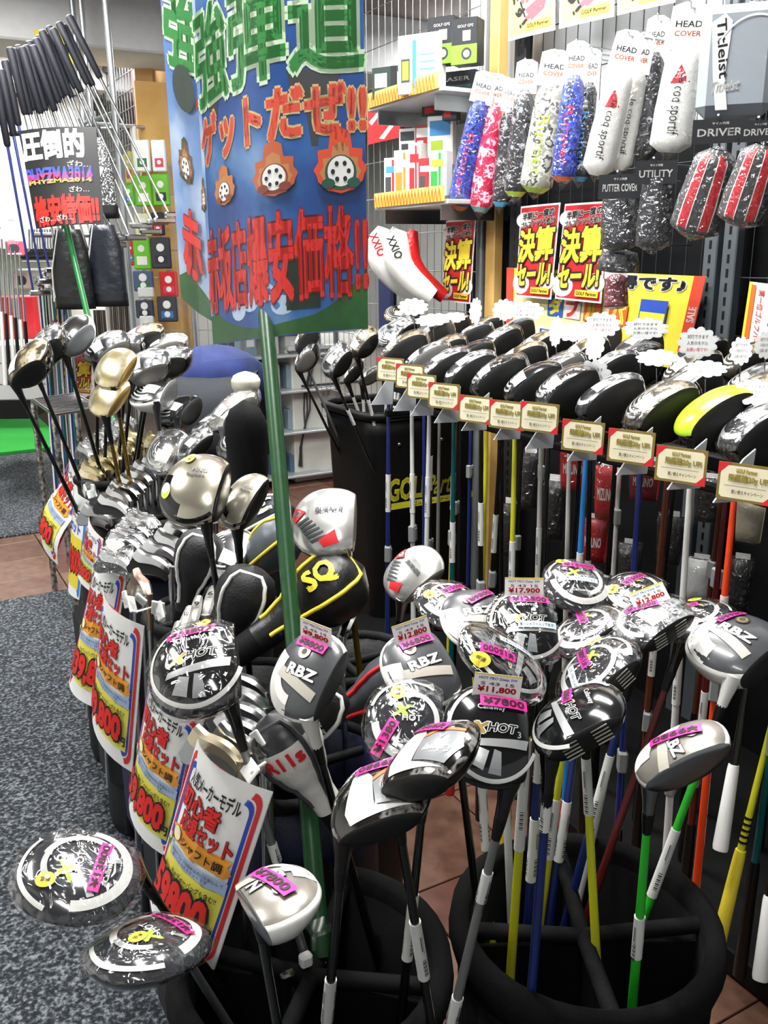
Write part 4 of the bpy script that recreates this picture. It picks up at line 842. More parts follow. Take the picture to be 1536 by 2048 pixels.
headcover('white leather headcover with red lettering beside the pole', Pz(598,1522,1.13), UPV*0.9-CRH*0.5, TOC, 0.15, 0.045, 0.045, LEATW, DGREY, 'R11s', RED, (0.05,0.018), band=(0.75,1.01,mat('#2a2b2e',0.4)))
headcover('black headcover with white slanted lettering behind the pole', Pz(612,1440,1.22), UPV*0.7+CRH*0.5, TOC, 0.14, 0.042, 0.04, KNIT, WHITE, 'RESCUE', PALE, (0.055,0.012), trot=-0.6)
headcover('dark ribbed headcover with two red stripes', Pz(752,1380,1.30), CRH*0.8+UPV*0.5, TOC+UPV*0.4, 0.14, 0.04, 0.04, mat('#3a3c42',0.5), RED)
headcover('cream cloth cover tied in a knot beside the pole', Pz(492,780,2.15), UPV, TOC, 0.09, 0.035, 0.035, mat('#d9d4c0',0.8), None, neck=False)
headcover('tall black sock headcover left of the pole', Pz(497,960,1.9), UPV, TOC, 0.34, 0.045, 0.04, MATBLK, None, prof=[(0,0.7),(0.3,0.8),(0.6,0.95),(0.85,1.0),(0.95,0.7),(1,0.05)], neck=False)
# clear tag bundles dangling at the bag rims
for i, (px, py, z) in enumerate([(265,1205,1.5),(300,1215,1.48),(238,1095,1.85),(175,985,2.2),(510,1510,1.08)]):
    p = Pz(px, py, z); t = thing('tag_bundle', 'clump of clear plastic price tags, %s from the far end of the bags' % ORD[[2,3,1,0,4][i]], 'price tags', p, None, 'clear plastic price tags on the bags'); rr = random.Random(i)
    for k in range(6):
        mb = MB(); R3 = Matrix.Rotation(rr.uniform(0,3),3,'X') @ Matrix.Rotation(rr.uniform(0,3),3,'Z'); mb.bbox((rr.uniform(-.02,.02),rr.uniform(-.02,.02),rr.uniform(-.015,.015)), (0.022,0.004,0.03), CLEAR if k % 2 else WHITE, 0.0015, R3); mb.build('tag', t)
# ================================================================ wall rack of drivers on the right
RXF = 1.17; HH = 1.165
def loose(label, kind, skin, c, face, tilt=(0,0), **k):
    """club standing upright with its head centre at c"""
    hp, he = hosel_end(kind); dw = Vector((-tilt[0], -tilt[1], -1)).normalized(); T = c + head_rot(kind, dw, face) @ (he-Vector((0,0.008,0))); L = (T.z-0.07)/abs(dw.z)
    return club(label, kind, skin, T, T+dw*L, face, L=L, **k)
FRONT = [(806,700,'bronze',BSH),(852,722,'grey',WSH),(888,735,'camo',WSH),(938,742,'camo',TEAL),(995,752,'stripe',KSH),(1062,768,'stripe',YSH),(1128,778,'stripe',KSH),(1215,795,'camo',CYAN),(1316,815,'bronze',BSH),(1422,828,'lime',WSH),(1515,858,'camo',ORSH)]
rr = random.Random(11)
SENS = None
def sensor(parent, he, d, q, side):
    global SENS
    if SENS is None:
        mb = MB(); mb.bbox((0,0,0), (0.026,0.017,0.044), mat('#8f9392',0.45), 0.003); mb.bbox((0,-0.009,0), (0.012,0.004,0.030), mat('#74787a',0.45), 0.001); SENS = mb.mesh('security_tag')
    o = obj('security_tag', SENS, parent); o.matrix_local = frame(he+d*q, -d, Vector((math.cos(side), math.sin(side), 0.1)))
    return o
def rack_club(lab, kind, skin, c, face, shaft, tilt, grp, tape, sens, wrap=True, grip=None):
    o = loose(lab, kind, skin, c, face, tilt, shaft=shaft, group=grp, tapes=tape, wrap=wrap, grip=grip, cat='golf club')
    hp, he = hosel_end(kind); d, t, s = local_frame(kind)
    for q in sens: sensor(o, he, d, q, rr.uniform(-0.6,0.6)+1.2)
    return o
NM = ['leftmost']+ORD[1:]
for i, (px, py, sk, sh) in enumerate(FRONT):
    c = PX(px, py-6, RXF); lab = 'black-faced driver in the front row of the wall rack, %s' % ('leftmost' if i == 0 else 'with bright lime sole' if sk == 'lime' else ORD[i]+' from the left')
    q = 0.18+rr.random()*0.16
    rack_club(lab, 'rackdriver', sk, c, 6+rr.uniform(-6,6), sh, (rr.uniform(-.02,.02), rr.uniform(-.02,.03)), 'drivers in the front row', [(q, q+0.10)], [q+0.14+rr.random()*0.15], i % 2 == 0, [None, YEL, None, RED][i % 4])
SHC = [KSH, WSH, MAROON, BSH, KSH, BRN, GRSH, YSH, KSH, TEAL]
SK = ['bronze','camo','grey','stripe','bronze','camo','bronze']
for r, (x, y0, n, dy, hz) in enumerate([(1.35, 0.74, 9, 0.172, 1.17), (1.53, 0.86, 10, 0.172, 1.175), (1.71, 1.00, 10, 0.178, 1.185)]):
    for i in range(n):
        y = y0+dy*(n-1-i)+rr.uniform(-.02,.02); lab = 'driver in the %s row of the wall rack, %s from the left' % (['second','third','back'][r], ORD[i]); q = 0.2+rr.random()*0.3
        rack_club(lab, 'rackdriver', SK[(i*3+r*2) % 7], Vector((x+rr.uniform(-.02,.02), y, hz+rr.uniform(-.01,.012))), 8+rr.uniform(-12,12), SHC[(i*7+r*3) % 10], (rr.uniform(-.03,.03), rr.uniform(-.03,.03)), 'drivers in the %s row' % ['second','third','back'][r], [(q, q+0.1)] if r == 0 else [], [q+0.12+rr.random()*0.2] if r == 0 else ([0.3+rr.random()*0.2] if i % 2 else []), (i+r) % 3 == 0 and r < 2)
# rack frame
rk = thing('club_rack', 'long black wall rack holding the upright drivers', 'rack', (1.6, 1.7, 0.0))
DK = mat('#0b0c0d', 0.65, spec=0.2); o_ = Vector((1.6,1.7,0.0))
def rel_box(name, c, d, m, bev=0.004): mb = MB(); mb.bbox(Vector(c)-o_, d, m, bev); return mb.build(name, rk)
rel_box('base_tray', (1.66, 1.65, 0.035), (0.66, 2.5, 0.06), DK)
rel_box('front_rail', (1.135, 1.30, 1.055), (0.012, 1.45, 0.016), DK); rel_box('middle_rail', (1.30, 1.45, 1.05), (0.022, 1.75, 0.03), DK); rel_box('back_rail', (1.50, 1.60, 1.05), (0.022, 2.0, 0.03), DK); rel_box('rear_rail', (1.68, 1.7, 1.05), (0.022, 2.1, 0.035), DK)
for y in (0.62, 2.62):
    mb = MB(); mb.bbox(Vector((1.78, y, 0.53))-o_, (0.04,0.04,1.04), DK, 0.004); mb.build('upright', rk); mb = MB(); mb.bbox(Vector((1.44, min(y, 1.98), 1.03))-o_, (0.66,0.02,0.02), DK, 0.004); mb.build('arm', rk)
WEDGE = mat('#b9bdc0', 0.45)
mbw = MB(); mbw.prism([(-0.03,-0.03),(0.025,-0.03),(0.03,0.05),(0.012,0.035)], 0.004, WEDGE); wm = mbw.mesh('separator')
for i, (px, py, sk, sh) in enumerate(FRONT):
    c = PX(px, py, RXF); o = obj('separator', wm, rk); o.matrix_local = Matrix.Translation(Vector((1.095, c.y-0.025, 1.085))-o_) @ frame((0,0,0), Vector((-0.35,-0.94,0)), Vector((0.94,-0.35,0)))
# gold price cards along the front rail
GOLDP = mat('#8f7b3c', 0.45, 0.3); CREAM = mat('#efe6c4', 0.6)
for i, (px, py, w) in enumerate([(781,739,30),(820,753,34),(843,773,40),(888,792,42),(951,819,48),(1014,830,54),(1079,835,58),(1166,873,66),(1262,894,80),(1362,931,88),(1492,967,92)]):
    p = PX(px, py, 1.075); t = thing('price_card', 'gold-framed cream price card on the rack rail, %s from the left' % ORD[i], 'price card', p, None, 'gold-framed price cards'); n = Vector((-0.93,-0.37,0.05)).normalized(); u = Vector((0.37,-0.93,0)); ww, hh = 0.041, 0.028
    fn = flat((0,0,0), u, n.cross(u)); mb = MB(); mb.prism([(-ww,-hh),(ww,-hh),(ww,hh),(-ww,hh)], 0.0015, GOLDP, fn); mb.build('card', t)
    A = Art(fn, 0.0003, 0.0019); A.poly([(-ww+.004,-hh+.008),(-ww+.008,-hh+.004),(ww-.008,-hh+.004),(ww-.004,-hh+.008),(ww-.004,hh-.008),(ww-.008,hh-.004),(-ww+.008,hh-.004),(-ww+.004,hh-.008)], CREAM)
    A.poly([(-ww,hh),(-ww,hh-.018),(-ww+.018,hh)], RED); A.poly([(ww,-hh),(ww,-hh+.018),(ww-.018,-hh)], RED)
    A.text('GOLF Partner', 0.0, hh*0.62, 0.03, 0.006, YEL, 0.018, outline=INK, owid=0.02); A.text('飛距離20y UP!', 0.004, hh*0.2, 0.058, 0.012, mat('#d9c95a',0.5), 0.018, outline=GOLDP, owid=0.03); A.rect(-0.03,-0.006,0.03,-0.005,GREY); A.text('買い替えキャンペーン', 0.004, -hh*0.5, 0.045, 0.006, DGREY, 0.02); A.build('card_print', t)
# white speech-bubble notes
def cloud(rx, ry, n=11, amp=0.10):
    pts = []
    for i in range(n*4): a = 2*math.pi*i/(n*4); k = 1-amp+amp*2*abs(math.sin(a*n/2)); pts.append((rx*k*math.cos(a), ry*k*math.sin(a)))
    return pts
BUB = [(826,614,30,16,0.1,1.62),(866,640,34,13,1.25,1.5),(905,636,26,10,1.2,1.6),(951,622,12,24,0.2,1.65),(1008,620,22,20,0.2,1.75),(1052,622,34,18,0.1,1.72),(1112,663,12,28,0.3,1.5),(1204,650,34,24,0.1,1.6),(1146,664,32,16,0.9,1.6),(1291,657,42,20,0.0,1.62),(1190,690,18,28,0.5,1.45),(1186,752,34,30,0.0,1.22),(1314,716,38,18,1.2,1.35),(1395,686,36,30,0.0,1.5),(1412,738,38,14,1.2,1.3),(1482,702,20,26,0.35,1.45),(1508,785,36,30,0.9,1.2),(1532,690,20,26,0.0,1.5)]
for i, (px, py, rx, ry, tl, x) in enumerate(BUB):
    p = PX(px, py, x); z = proj(p)[2]; t = thing('note_card', 'white cloud-shaped handwritten note above the rack, %s from the left' % ORD[i], 'note card', p, None, 'cloud-shaped notes on the rack')
    n = (Vector((-0.75,-0.66,0.0))*math.cos(tl)+UPV*math.sin(tl)).normalized(); u = Vector((0.66,-0.75,0)); fn = flat((0,0,0), u, n.cross(u)); k = z/FPX; ry2 = ry/max(0.42, math.cos(tl))
    mb = MB(); mb.prism(cloud(rx*k, min(ry2,34)*k), 0.001, mat('#eef1f2',0.6), fn); mb.build('card', t); A = Art(fn, 0.0003, 0.0013); A.poly(cloud(rx*k*0.9, min(ry2,34)*k*0.88), PAPER)
    for q, s in enumerate(['試打できます', '人気のモデル', 'お買い得です!']): A.text(s, 0, min(ry2,34)*k*(0.42-0.42*q), rx*k*1.1, min(ry2,34)*k*0.26, [INK,DGREY,RED][q] if i % 3 == 1 else DGREY, 0.0)
    A.build('handwriting', t); mb = MB(); mb.tube([Vector((0,0,-min(ry2,34)*k*0.6)), Vector((0.01,0,-0.10))], 0.0012, STEEL, 5); mb.build('wire_stem', t)
# ---- pouches hanging low behind the shafts
POU = [(1150,935,60,90,'#b3161c'),(1215,985,50,110,'#c0181e'),(1290,960,60,80,'#8f1216'),(1190,1080,50,90,'#b3161c'),(1110,1020,44,120,'#17181b'),(1060,960,40,110,'#1c1d20'),(1420,1000,60,90,'#2b2c2e'),(1500,1040,54,90,'#c9bfa6'),(1340,1080,50,100,'#1b1c1f'),(1400,1160,50,90,'#d7d9d9'),(1020,1060,36,110,'#202124'),(1480,1170,46,110,'#1a1b1d'),(1120,1180,44,90,'#15161a'),(1260,1130,46,90,'#222326')]
def pouch(label, px, py, wpx, hpx, hexc, x, group=None, name='headcover_pack', film=True, text=None, tcol=None, cat='headcover pack'):
    p = PX(px, py, x); k = proj(p)[2]/FPX; w, h = wpx*k*0.5, hpx*k*0.5; t = thing(name, label, cat, p, None, group); n = Vector((-0.85,-0.53,0)); u = Vector((0.53,-0.85,0))
    def fn(a, b, l=0.0): r = max(0.0, 1-(2*a-1)**2*0.8)**0.5*max(0.0,1-(2*b-1)**4*0.85)**0.5; return u*(w*(2*a-1)*(0.85+0.15*b))+UPV*(h*(2*b-1))+n*(r*min(w,0.03)+l)
    def bk(a, b): q = fn(a, b); r = q.dot(n); return q-n*(2*r)
    m = mat(hexc, 0.5, bump=0.2, bscale=60); mb = MB(); mb.grid(lambda a, b: fn(a, b), 8, 10, m); mb.grid(lambda a, b: bk(1-a, b), 8, 10, m); mb.build('cover', t)
    if text: A = Art(lambda x_, y_, l=0.0: fn(x_, y_, l), 0.0004, 0.001); A.text(text, 0.5, 0.5, 0.7, 0.22, tcol or PALE, 0.03, 0.0); A.build('logo', t)
    if film: mb = MB(); mb.grid(lambda a, b: fn(a, b*1.1-0.05, 0.006)*1.04, 10, 12, FILM2); mb.build('plastic_bag', t)
    mb = MB(); mb.prism([(-w*0.6,h),(w*0.6,h),(w*0.6,h*1.22),(-w*0.6,h*1.22)], 0.001, PAPER, flat((0,0,0),u,UPV)); mb.build('header_card', t)
    return t
for i, (px, py, w_, h_, c_) in enumerate(POU):
    red = c_ in ('#b3161c','#c0181e','#8f1216'); pouch('%s bagged headcover low behind the rack shafts, %s' % ('red' if red else 'pale' if c_ in ('#c9bfa6','#d7d9d9') else 'dark', ORD[i]+' of that display'), px, py, w_, h_, c_, 1.90, 'bagged headcovers behind the rack', text='MIZUNO' if red else None)
# clubs leaning low at the far right edge
for i, (a, b, sh, gr) in enumerate([((1545,1440),(1430,1912),YSH,YEL),((1500,1330),(1440,1700),KSH,WHITE),((1560,1600),(1520,1960),KSH,WHITE)]):
    p, q = PX(a[0], a[1], 1.30), PX(b[0], b[1], 1.20); d = (q-p).normalized(); t = thing('golf_shaft', ['yellow-gripped shaft standing at the right edge','black shaft with white grip behind the yellow grip','white grip at the lower right corner'][i], 'golf club', q, None); p, q0 = p-q, Vector()
    mb = MB(); mb.tube([p, p*0.45], [0.005,0.0072], sh, 8); mb.build('shaft', t); mb = MB(); mb.tube([p*0.46, p*0.43, p*0.02, q0], [0.0095,0.0105,0.014,0.013], gr, 12); mb.build('grip', t)
    for k in range(5): mb = MB(); c = p*(0.6-0.025*k); mb.tube([c, c-p.normalized()*0.004], 0.0085, BLACK, 8); mb.build('ring', t) if i == 0 else None
# ================================================================ right wall: boards, grid, posts
WX = 2.03
mb = MB(); mb.box((WX+0.05, 1.2, 0.88), (0.06, 3.6, 1.76), mat('#111214', 0.75, spec=0.15)); mb.box((WX+0.05, 1.2, 2.28), (0.06, 3.6, 1.04), mat('#e4e7e8', 0.6)); struct('wall_right', mb)
def wire_grid(name, label, fnpt, u0, u1, z0, z1, du, dz, r=0.0018, m=None):
    t = thing(name, label, 'wire grid', fnpt(u0, z0)); o = Vector(t.location); m = m or mat('#b9bcbf', 0.3, 0.9); mb = MB()
    n = int((u1-u0)/du)
    for i in range(n+1): mb.tube([fnpt(u0+du*i, z0)-o, fnpt(u0+du*i, z1)-o], r, m, 5, False)
    mb.build('upright_wires', t); mb = MB()
    for i in range(int((z1-z0)/dz)+1): mb.tube([fnpt(u0, z0+dz*i)-o, fnpt(u1, z0+dz*i)-o], r*1.3, m, 5, False)
    mb.build('cross_wires', t); return t
DW = mat('#4a4d50', 0.4, 0.7)
wire_grid('wire_grid', 'wire display grid behind the hanging headcovers', lambda u, z: Vector((WX-0.035, u, z)), 0.75, 2.66, 1.05, 2.5, 0.055, 0.15, 0.0016, DW)
wire_grid('wire_grid', 'wire display grid behind the shelves of boxes', lambda u, z: Vector((WX-0.01, u, z)), 2.86, 4.3, 0.6, 2.6, 0.055, 0.15, 0.0016)
mb = MB(); y = PX(988,300,1.96).y; mb.bbox((1.97, y, 1.3), (0.04,0.055,2.7), ramp_mat('pale_wood', 6, [(0.3,'#c79a55'),(0.7,'#dcb26c')], 0.5), 0.004); tag(mb.build('wood_post'), 'tan wooden post standing between grid and shelves', 'post')
mb = MB(); y = PX(966,300,1.97).y; mb.tube([(1.97,y,0.02),(1.97,y,2.75)], 0.018, mat('#a8adb0',0.35,0.6), 12); tag(mb.build('steel_pipe'), 'grey steel pipe beside the tan wooden post', 'post')
for i, px in enumerate((1035, 1428, 1466)):
    p = PX(px, 500, 1.985); t = thing('slotted_upright', ['dark slotted rack upright left of the sale posters','grey slotted rack upright right of the yellow banner','second grey slotted upright right of the yellow banner'][i], 'upright', (p.x, p.y, 0.02)); m = mat('#2a2d30' if i == 0 else '#5f666b', 0.5, 0.3)
    mb = MB(); mb.bbox((0,0,1.1), (0.03,0.045 if i else 0.06,2.2), m, 0.003); mb.build('post', t)
    mbs = MB()
    for k in range(44): mbs.bbox((-0.0155, 0.0, 0.55+k*0.036), (0.002,0.008,0.022), BLACK, 0.0008)
    sl = mbs.build('slots', t)
# ---- posters
def poster(name, label, px4, x, bg, paint, group=None, aspect=None):
    """flat printed sheet hung in the plane X = x; px4 = TL, TR, BR, BL pixels"""
    P = [PX(a, b, x) for a, b in px4]; o = P[3]; t = thing(name, label, 'poster', o, None, group); P = [p-o for p in P]
    fn = quad_fn(P[0], P[1], P[3], P[2], bulge=0.004); mb = MB()
    for l in (0.0,-0.001): mb.grid(lambda a, b, l=l: fn(a, b, l), 3, 3, PAPER)
    mb.build('sheet', t); A = Art(fn, 0.0004, 0.0008); paint(A); A.build('print', t); return t
REDB = ramp_mat('printed_red', 14, [(0.3,'#a8141a'),(0.6,'#d0222a'),(0.75,'#e05058')], 0.5); SUN = mat('#ffe23a', 0.5)
def sale(A):
    A.rect(0.03,0.02,0.97,0.98,REDB,0,3,4); A.ell(0.12,0.85,0.22,0.08,mat('#f4dede',0.6)); A.ell(0.15,0.15,0.25,0.12,mat('#f4dede',0.6)); A.ell(0.85,0.2,0.2,0.1,mat('#f4dede',0.6))
    A.text('半期に一度の', 0.5, 0.90, 0.8, 0.075, INK, 0.05, 0.06, outline=PALE, owid=0.05); A.text('ゴルフクラブ大処分', 0.5, 0.815, 0.86, 0.06, INK, 0.04, 0.06, outline=PALE, owid=0.05)
    A.text('決算', 0.5, 0.58, 0.9, 0.34, SUN, 0.05, 0.05, outline=INK, owid=0.05, shear=0.1); A.text('セール!', 0.5, 0.26, 0.86, 0.22, SUN, 0.06, 0.05, outline=INK, owid=0.07, shear=0.1)
    A.rect(0.48,0.05,0.95,0.12,mat('#f0c93a',0.5)); A.text('GOLF Partner', 0.715,0.085,0.42,0.035,INK,0.02)
poster('sale_poster', 'red sale poster hanging left of the wooden post', [(892,442),(952,437),(940,608),(884,601)], 1.9, None, sale, 'red sale posters')
poster('sale_poster', 'red sale poster, left one of the pair on the yellow banner', [(1042,413),(1121,405),(1102,599),(1031,592)], 1.9, None, sale, 'red sale posters')
poster('sale_poster', 'red sale poster, right one of the pair, half behind the putter cover bag', [(1130,408),(1218,402),(1202,607),(1110,597)], 1.9, None, sale, 'red sale posters')
def banner(A):
    A.rect(0.0,0.0,1.0,1.0,mat('#eee044',0.5),0,4,3); A.ell(0.35,0.4,0.34,0.34,mat('#f6f0b4',0.5),28); A.rect(0.0,0.1,0.05,1.0,mat('#d8452e',0.5)); A.rect(0.955,0.0,1.0,1.0,mat('#d8452e',0.5)); A.text('SALE',0.978,0.6,0.16,0.03,PALE,0.03,D90)
    A.text('もっとお得です♪', 0.62, 0.90, 0.62, 0.15, INK, 0.06, outline=PALE, owid=0.05)
    for cx, ch, c1, c2 in [(0.32,'ダ','#2f5fb8','#f3dc3c'),(0.42,'ブ','#f0e4e4','#e0402c'),(0.53,'ル','#e0602c','#f3e04a'),(0.66,'バ','#e0602c','#f3e04a')]: A.rect(cx-0.045,0.38,cx+0.045,0.66,mat(c1,0.5)); A.text(ch,cx,0.52,0.07,0.22,mat(c2,0.5),0.06)
    A.rect(0.76,0.36,0.88,0.72,mat('#2c50b4',0.5)); A.rect(0.765,0.46,0.875,0.58,mat('#e8dc48',0.5))
    A.text('6月30日まで', 0.45, 0.12, 0.55, 0.14, BLUE, 0.03)
poster('sale_banner', 'wide yellow sale banner behind the red sale posters', [(1014,535),(1413,553),(1368,742),(1012,668)], 1.94, None, banner)
def orange_edge(A): A.rect(0,0,1,1,mat('#f0e03c',0.5)); A.rect(0.06,0.03,0.16,0.97,mat('#e0702a',0.5)); A.text('第一位ゴルフパートナー', 0.3,0.5,0.85,0.13,mat('#d8452e',0.5),0.02,-D90); A.text('大赤字セール', 0.72,0.5,0.8,0.4,mat('#c8322a',0.5),0.05,-D90)
poster('side_poster', 'narrow yellow poster with red column lettering at the right edge', [(1500,563),(1600,575),(1570,790),(1476,722)], 1.92, None, orange_edge)
def topad(A): A.rect(0.04,0.05,0.96,0.98,mat('#f8e870',0.5),0,2,2); A.text('り', 0.6,0.62,0.5,0.75,mat('#e8505a',0.5),0.08,outline=PALE,owid=0.06); A.text('ます!', 0.25,0.42,0.55,0.2,INK,0.05,-1.1); A.rect(0.42,0.08,0.92,0.19,mat('#f3cf4a',0.5)); A.text('GOLF Partner',0.67,0.135,0.44,0.05,INK,0.02)
for i, q in enumerate([[(1020,-70),(1112,-98),(1110,60),(1016,83)],[(1122,-100),(1232,-130),(1228,33),(1118,58)],[(1238,-135),(1352,-165),(1350,5),(1234,31)]]):
    poster('yellow_notice', 'yellow notice with red character high on the grid, %s' % ['leftmost','middle one','rightmost'][i], q, 1.93, None, topad, 'yellow notices on the grid')
# ---- covers hanging on the grid
def longpack(label, top, bot, wpx, x, body, text=None, tm=None, band=None, header=True, film=True, group='bagged headcovers on the grid', patch=None, wtop=0.8, thick=0.7, ts=(0.55,0.4), stripes=False):
    a, b = PX(top[0], top[1], x), PX(bot[0], bot[1], x); k = proj(a)[2]/FPX; w = wpx*k*0.5; ax = b-a; L = ax.length; ax.normalize(); view = (O3-a).normalized(); n = (Vector((-0.75,-0.62,0.1))); n = (n-ax*n.dot(ax)).normalized(); u = ax.cross(n)*-1.0
    if u.dot(CR) < 0: u = -u
    t = thing('headcover_pack', label, 'headcover pack', a, None, group)
    def wd(v): return w*(wtop+(1-wtop)*min(1,v*1.6))*(1.0 if v < 0.93 else 1-0.5*(v-0.93)/0.07)*(min(1,0.45+v*6))
    def fn(s, v, l=0.0): c = 1-2*s; q = max(0.0,1-c*c)**0.5; return ax*(L*v)+u*(-c*wd(v))+n*(q*wd(v)*thick+l+0.0012*math.sin(37*s+23*v))
    def bk(s, v): c = 1-2*s; q = max(0.0,1-c*c)**0.5; return ax*(L*v)+u*(-c*wd(v))-n*(q*wd(v)*thick*0.5)
    mb = MB(); mb.grid(lambda s, v: fn(s, v), 10, 14, body); mb.grid(lambda s, v: bk(1-s, v), 8, 10, body); mb.build('cover', t)
    if band: mb = MB(); mb.grid(lambda s, v: fn(s, 0.94+0.05*v, 0.002), 10, 2, band); mb.build('hem', t)
    if text or patch:
        A = Art(lambda s, v, l=0.0: fn(s, v, l), 0.0005, 0.0018)
        if patch: A.poly([(0.5,0.18),(0.78,0.34),(0.28,0.36)], patch, 1)
        if text: A.text(text, 0.5, 0.62, ts[0], ts[1]*0.55, tm or INK, 0.03, D90) if False else A._put([(0.5-y_*0.36, 0.56-x_*ts[0]) for x_, y_ in _tn(text)], text2d(text, 0.0)[1], tm or INK, A.up())
        A.build('logo', t)
    if stripes:
        for s0 in (0.18, 0.60):
            mb = MB(); mb.grid(lambda s, v, s0=s0: fn(s0+0.17*s, 0.04+0.92*v, 0.0016), 3, 12, mat('#c8202c',0.5)); mb.build('red_stripe', t, 'red stripe')
            for e in (-0.02, 0.175): mb = MB(); mb.grid(lambda s, v, s0=s0+e: fn(s0+0.02*s, 0.04+0.92*v, 0.002), 1, 12, PALE); mb.build('white_edge', t)
    if film: mb = MB(); mb.grid(lambda s, v: fn(s, v*1.12-0.05, 0.005)*1.0, 12, 16, FILM2); mb.build('plastic_bag', t)
    if header:
        f2 = flat(ax*0.0, u, -ax); mb = MB(); h = 0.075; mb.prism([(-w*0.95,-0.01),(w*0.95,-0.01),(w*0.85,h),(w*0.35,h*1.12),(-w*0.35,h*1.12),(-w*0.85,h)], 0.0012, PAPER, f2); hd = mb.build('header_card', t)
        A = Art(f2, 0.0003, 0.0016); A.text('HEAD', 0, h*0.55, w*1.2, h*0.16, DGREY, 0.02); A.text('COVER', 0, h*0.3, w*1.2, h*0.14, ORANGE, 0.02); A.build('header_print', hd)
        mb = MB(); q = -ax*(h*0.95); mb.tube([q+Vector((WX-0.03-x,0,0.0)), q+n*0.01, q+n*0.03+UPV*0.012], 0.0022, STEEL, 6); mb.build('hook', t)
    return t
def _tn(s):
    vs, fs = text2d(s, 0.0); xs = [v[0] for v in vs]; ys = [v[1] for v in vs]; cx, cy = (min(xs)+max(xs))/2, (min(ys)+max(ys))/2; w = max(xs)-min(xs); h = max(ys)-min(ys)
    return [(-(x-cx)/w, -(y-cy)/h) for x, y in vs]
CAMOB = ramp_mat('blue_camouflage', 28, [(0.0,'#1c2f8a'),(0.47,'#2f4bc8'),(0.55,'#0f1840'),(0.62,'#3c5ad6')], 0.5, kind='const'); CAMOP = ramp_mat('pink_camouflage', 28, [(0.0,'#b3123c'),(0.45,'#d81f55'),(0.52,'#f3b9cc'),(0.6,'#c01a48')], 0.5, kind='const')
CAMOG = ramp_mat('grey_camouflage', 26, [(0.0,'#a4a49a'),(0.45,'#d2d2c8'),(0.53,'#55564f'),(0.6,'#c0c0b4')], 0.5, kind='const'); CAMOK = ramp_mat('black_camouflage', 26, [(0.0,'#15161a'),(0.5,'#2a2c33'),(0.58,'#8a8d90'),(0.64,'#101114')], 0.5, kind='const')
WLEA = mat('#f0efe8', 0.45, bump=0.1, bscale=60); REDP = mat('#c8323c', 0.5)
longpack('blue camouflage iron cover with orange hem, leftmost on the hooks', (962,200),(915,420), 52, 1.80, CAMOB, 'Runner', mat('#e0335a',0.5), ORANGE)
longpack('pink camouflage iron cover beside the blue one', (988,205),(960,425), 50, 1.84, CAMOP, None, None, mat('#7cc4c0',0.5))
longpack('black iron cover between the pink and grey ones', (1018,215),(1000,415), 36, 1.86, CAMOK, None, None, mat('#4aa8d8',0.5))
longpack('black and white cover crumpled in clear film', (1050,180),(1030,395), 50, 1.84, CAMOK, None, None, LIME)
longpack('grey camouflage cover with lime script lettering', (1105,165),(1070,385), 70, 1.80, CAMOG, 'Runner', LIME, LIME)
longpack('blue camouflage cover with red script lettering', (1150,150),(1125,365), 52, 1.78, CAMOB, 'Runner', mat('#e0334a',0.5), ORANGE)
longpack('black cover with pale blue script lettering', (1180,165),(1158,365), 40, 1.84, CAMOK, 'Runner', mat('#3f9ad8',0.5), mat('#4aa8d8',0.5))
longpack('long white leather cover with red triangle, left of three', (1245,135),(1192,350), 66, 1.74, WLEA, 'le coq sportif', INK, None, True, True, patch=REDP)
longpack('long white leather cover in the middle of three', (1278,140),(1240,340), 46, 1.80, WLEA, 'le coq sportif', INK, None)
longpack('dark quilted cover behind the white leather covers', (1310,105),(1285,320), 50, 1.84, CAMOK)
longpack('long white leather cover with red triangle, right of three', (1372,90),(1338,305), 84, 1.66, WLEA, 'le coq sportif', INK, None, True, True, patch=REDP)
DRV = mat('#3a3b3e', 0.5, bump=0.1)
longpack('black putter cover in a clear bag with dark header', (1238,375),(1242,500), 78, 1.66, mat('#17181b',0.45), None, None, None, False)
longpack('black utility cover in a clear bag with white stripes', (1316,345),(1305,500), 70, 1.62, mat('#1c1c1e',0.45), None, None, None, False)
longpack('clear bag hanging lowest below the putter cover', (1240,500),(1235,545), 84, 1.68, mat('#1a1b1d',0.4), None, None, None, False)
longpack('small maroon and white cover below the hanging bags', (1232,548),(1232,618), 48, 1.72, mat('#6d1c28',0.5), None, None, PALE, True)
def striped(label, top, bot, wpx, x):
    t = longpack(label, top, bot, wpx, x, DRV, None, None, None, False, True, thick=0.8, stripes=True); return t
striped('grey driver cover with red stripes, left of two', (1440,300),(1385,470), 105, 1.56); striped('grey driver cover with red stripes at the right edge', (1530,290),(1478,450), 100, 1.54)
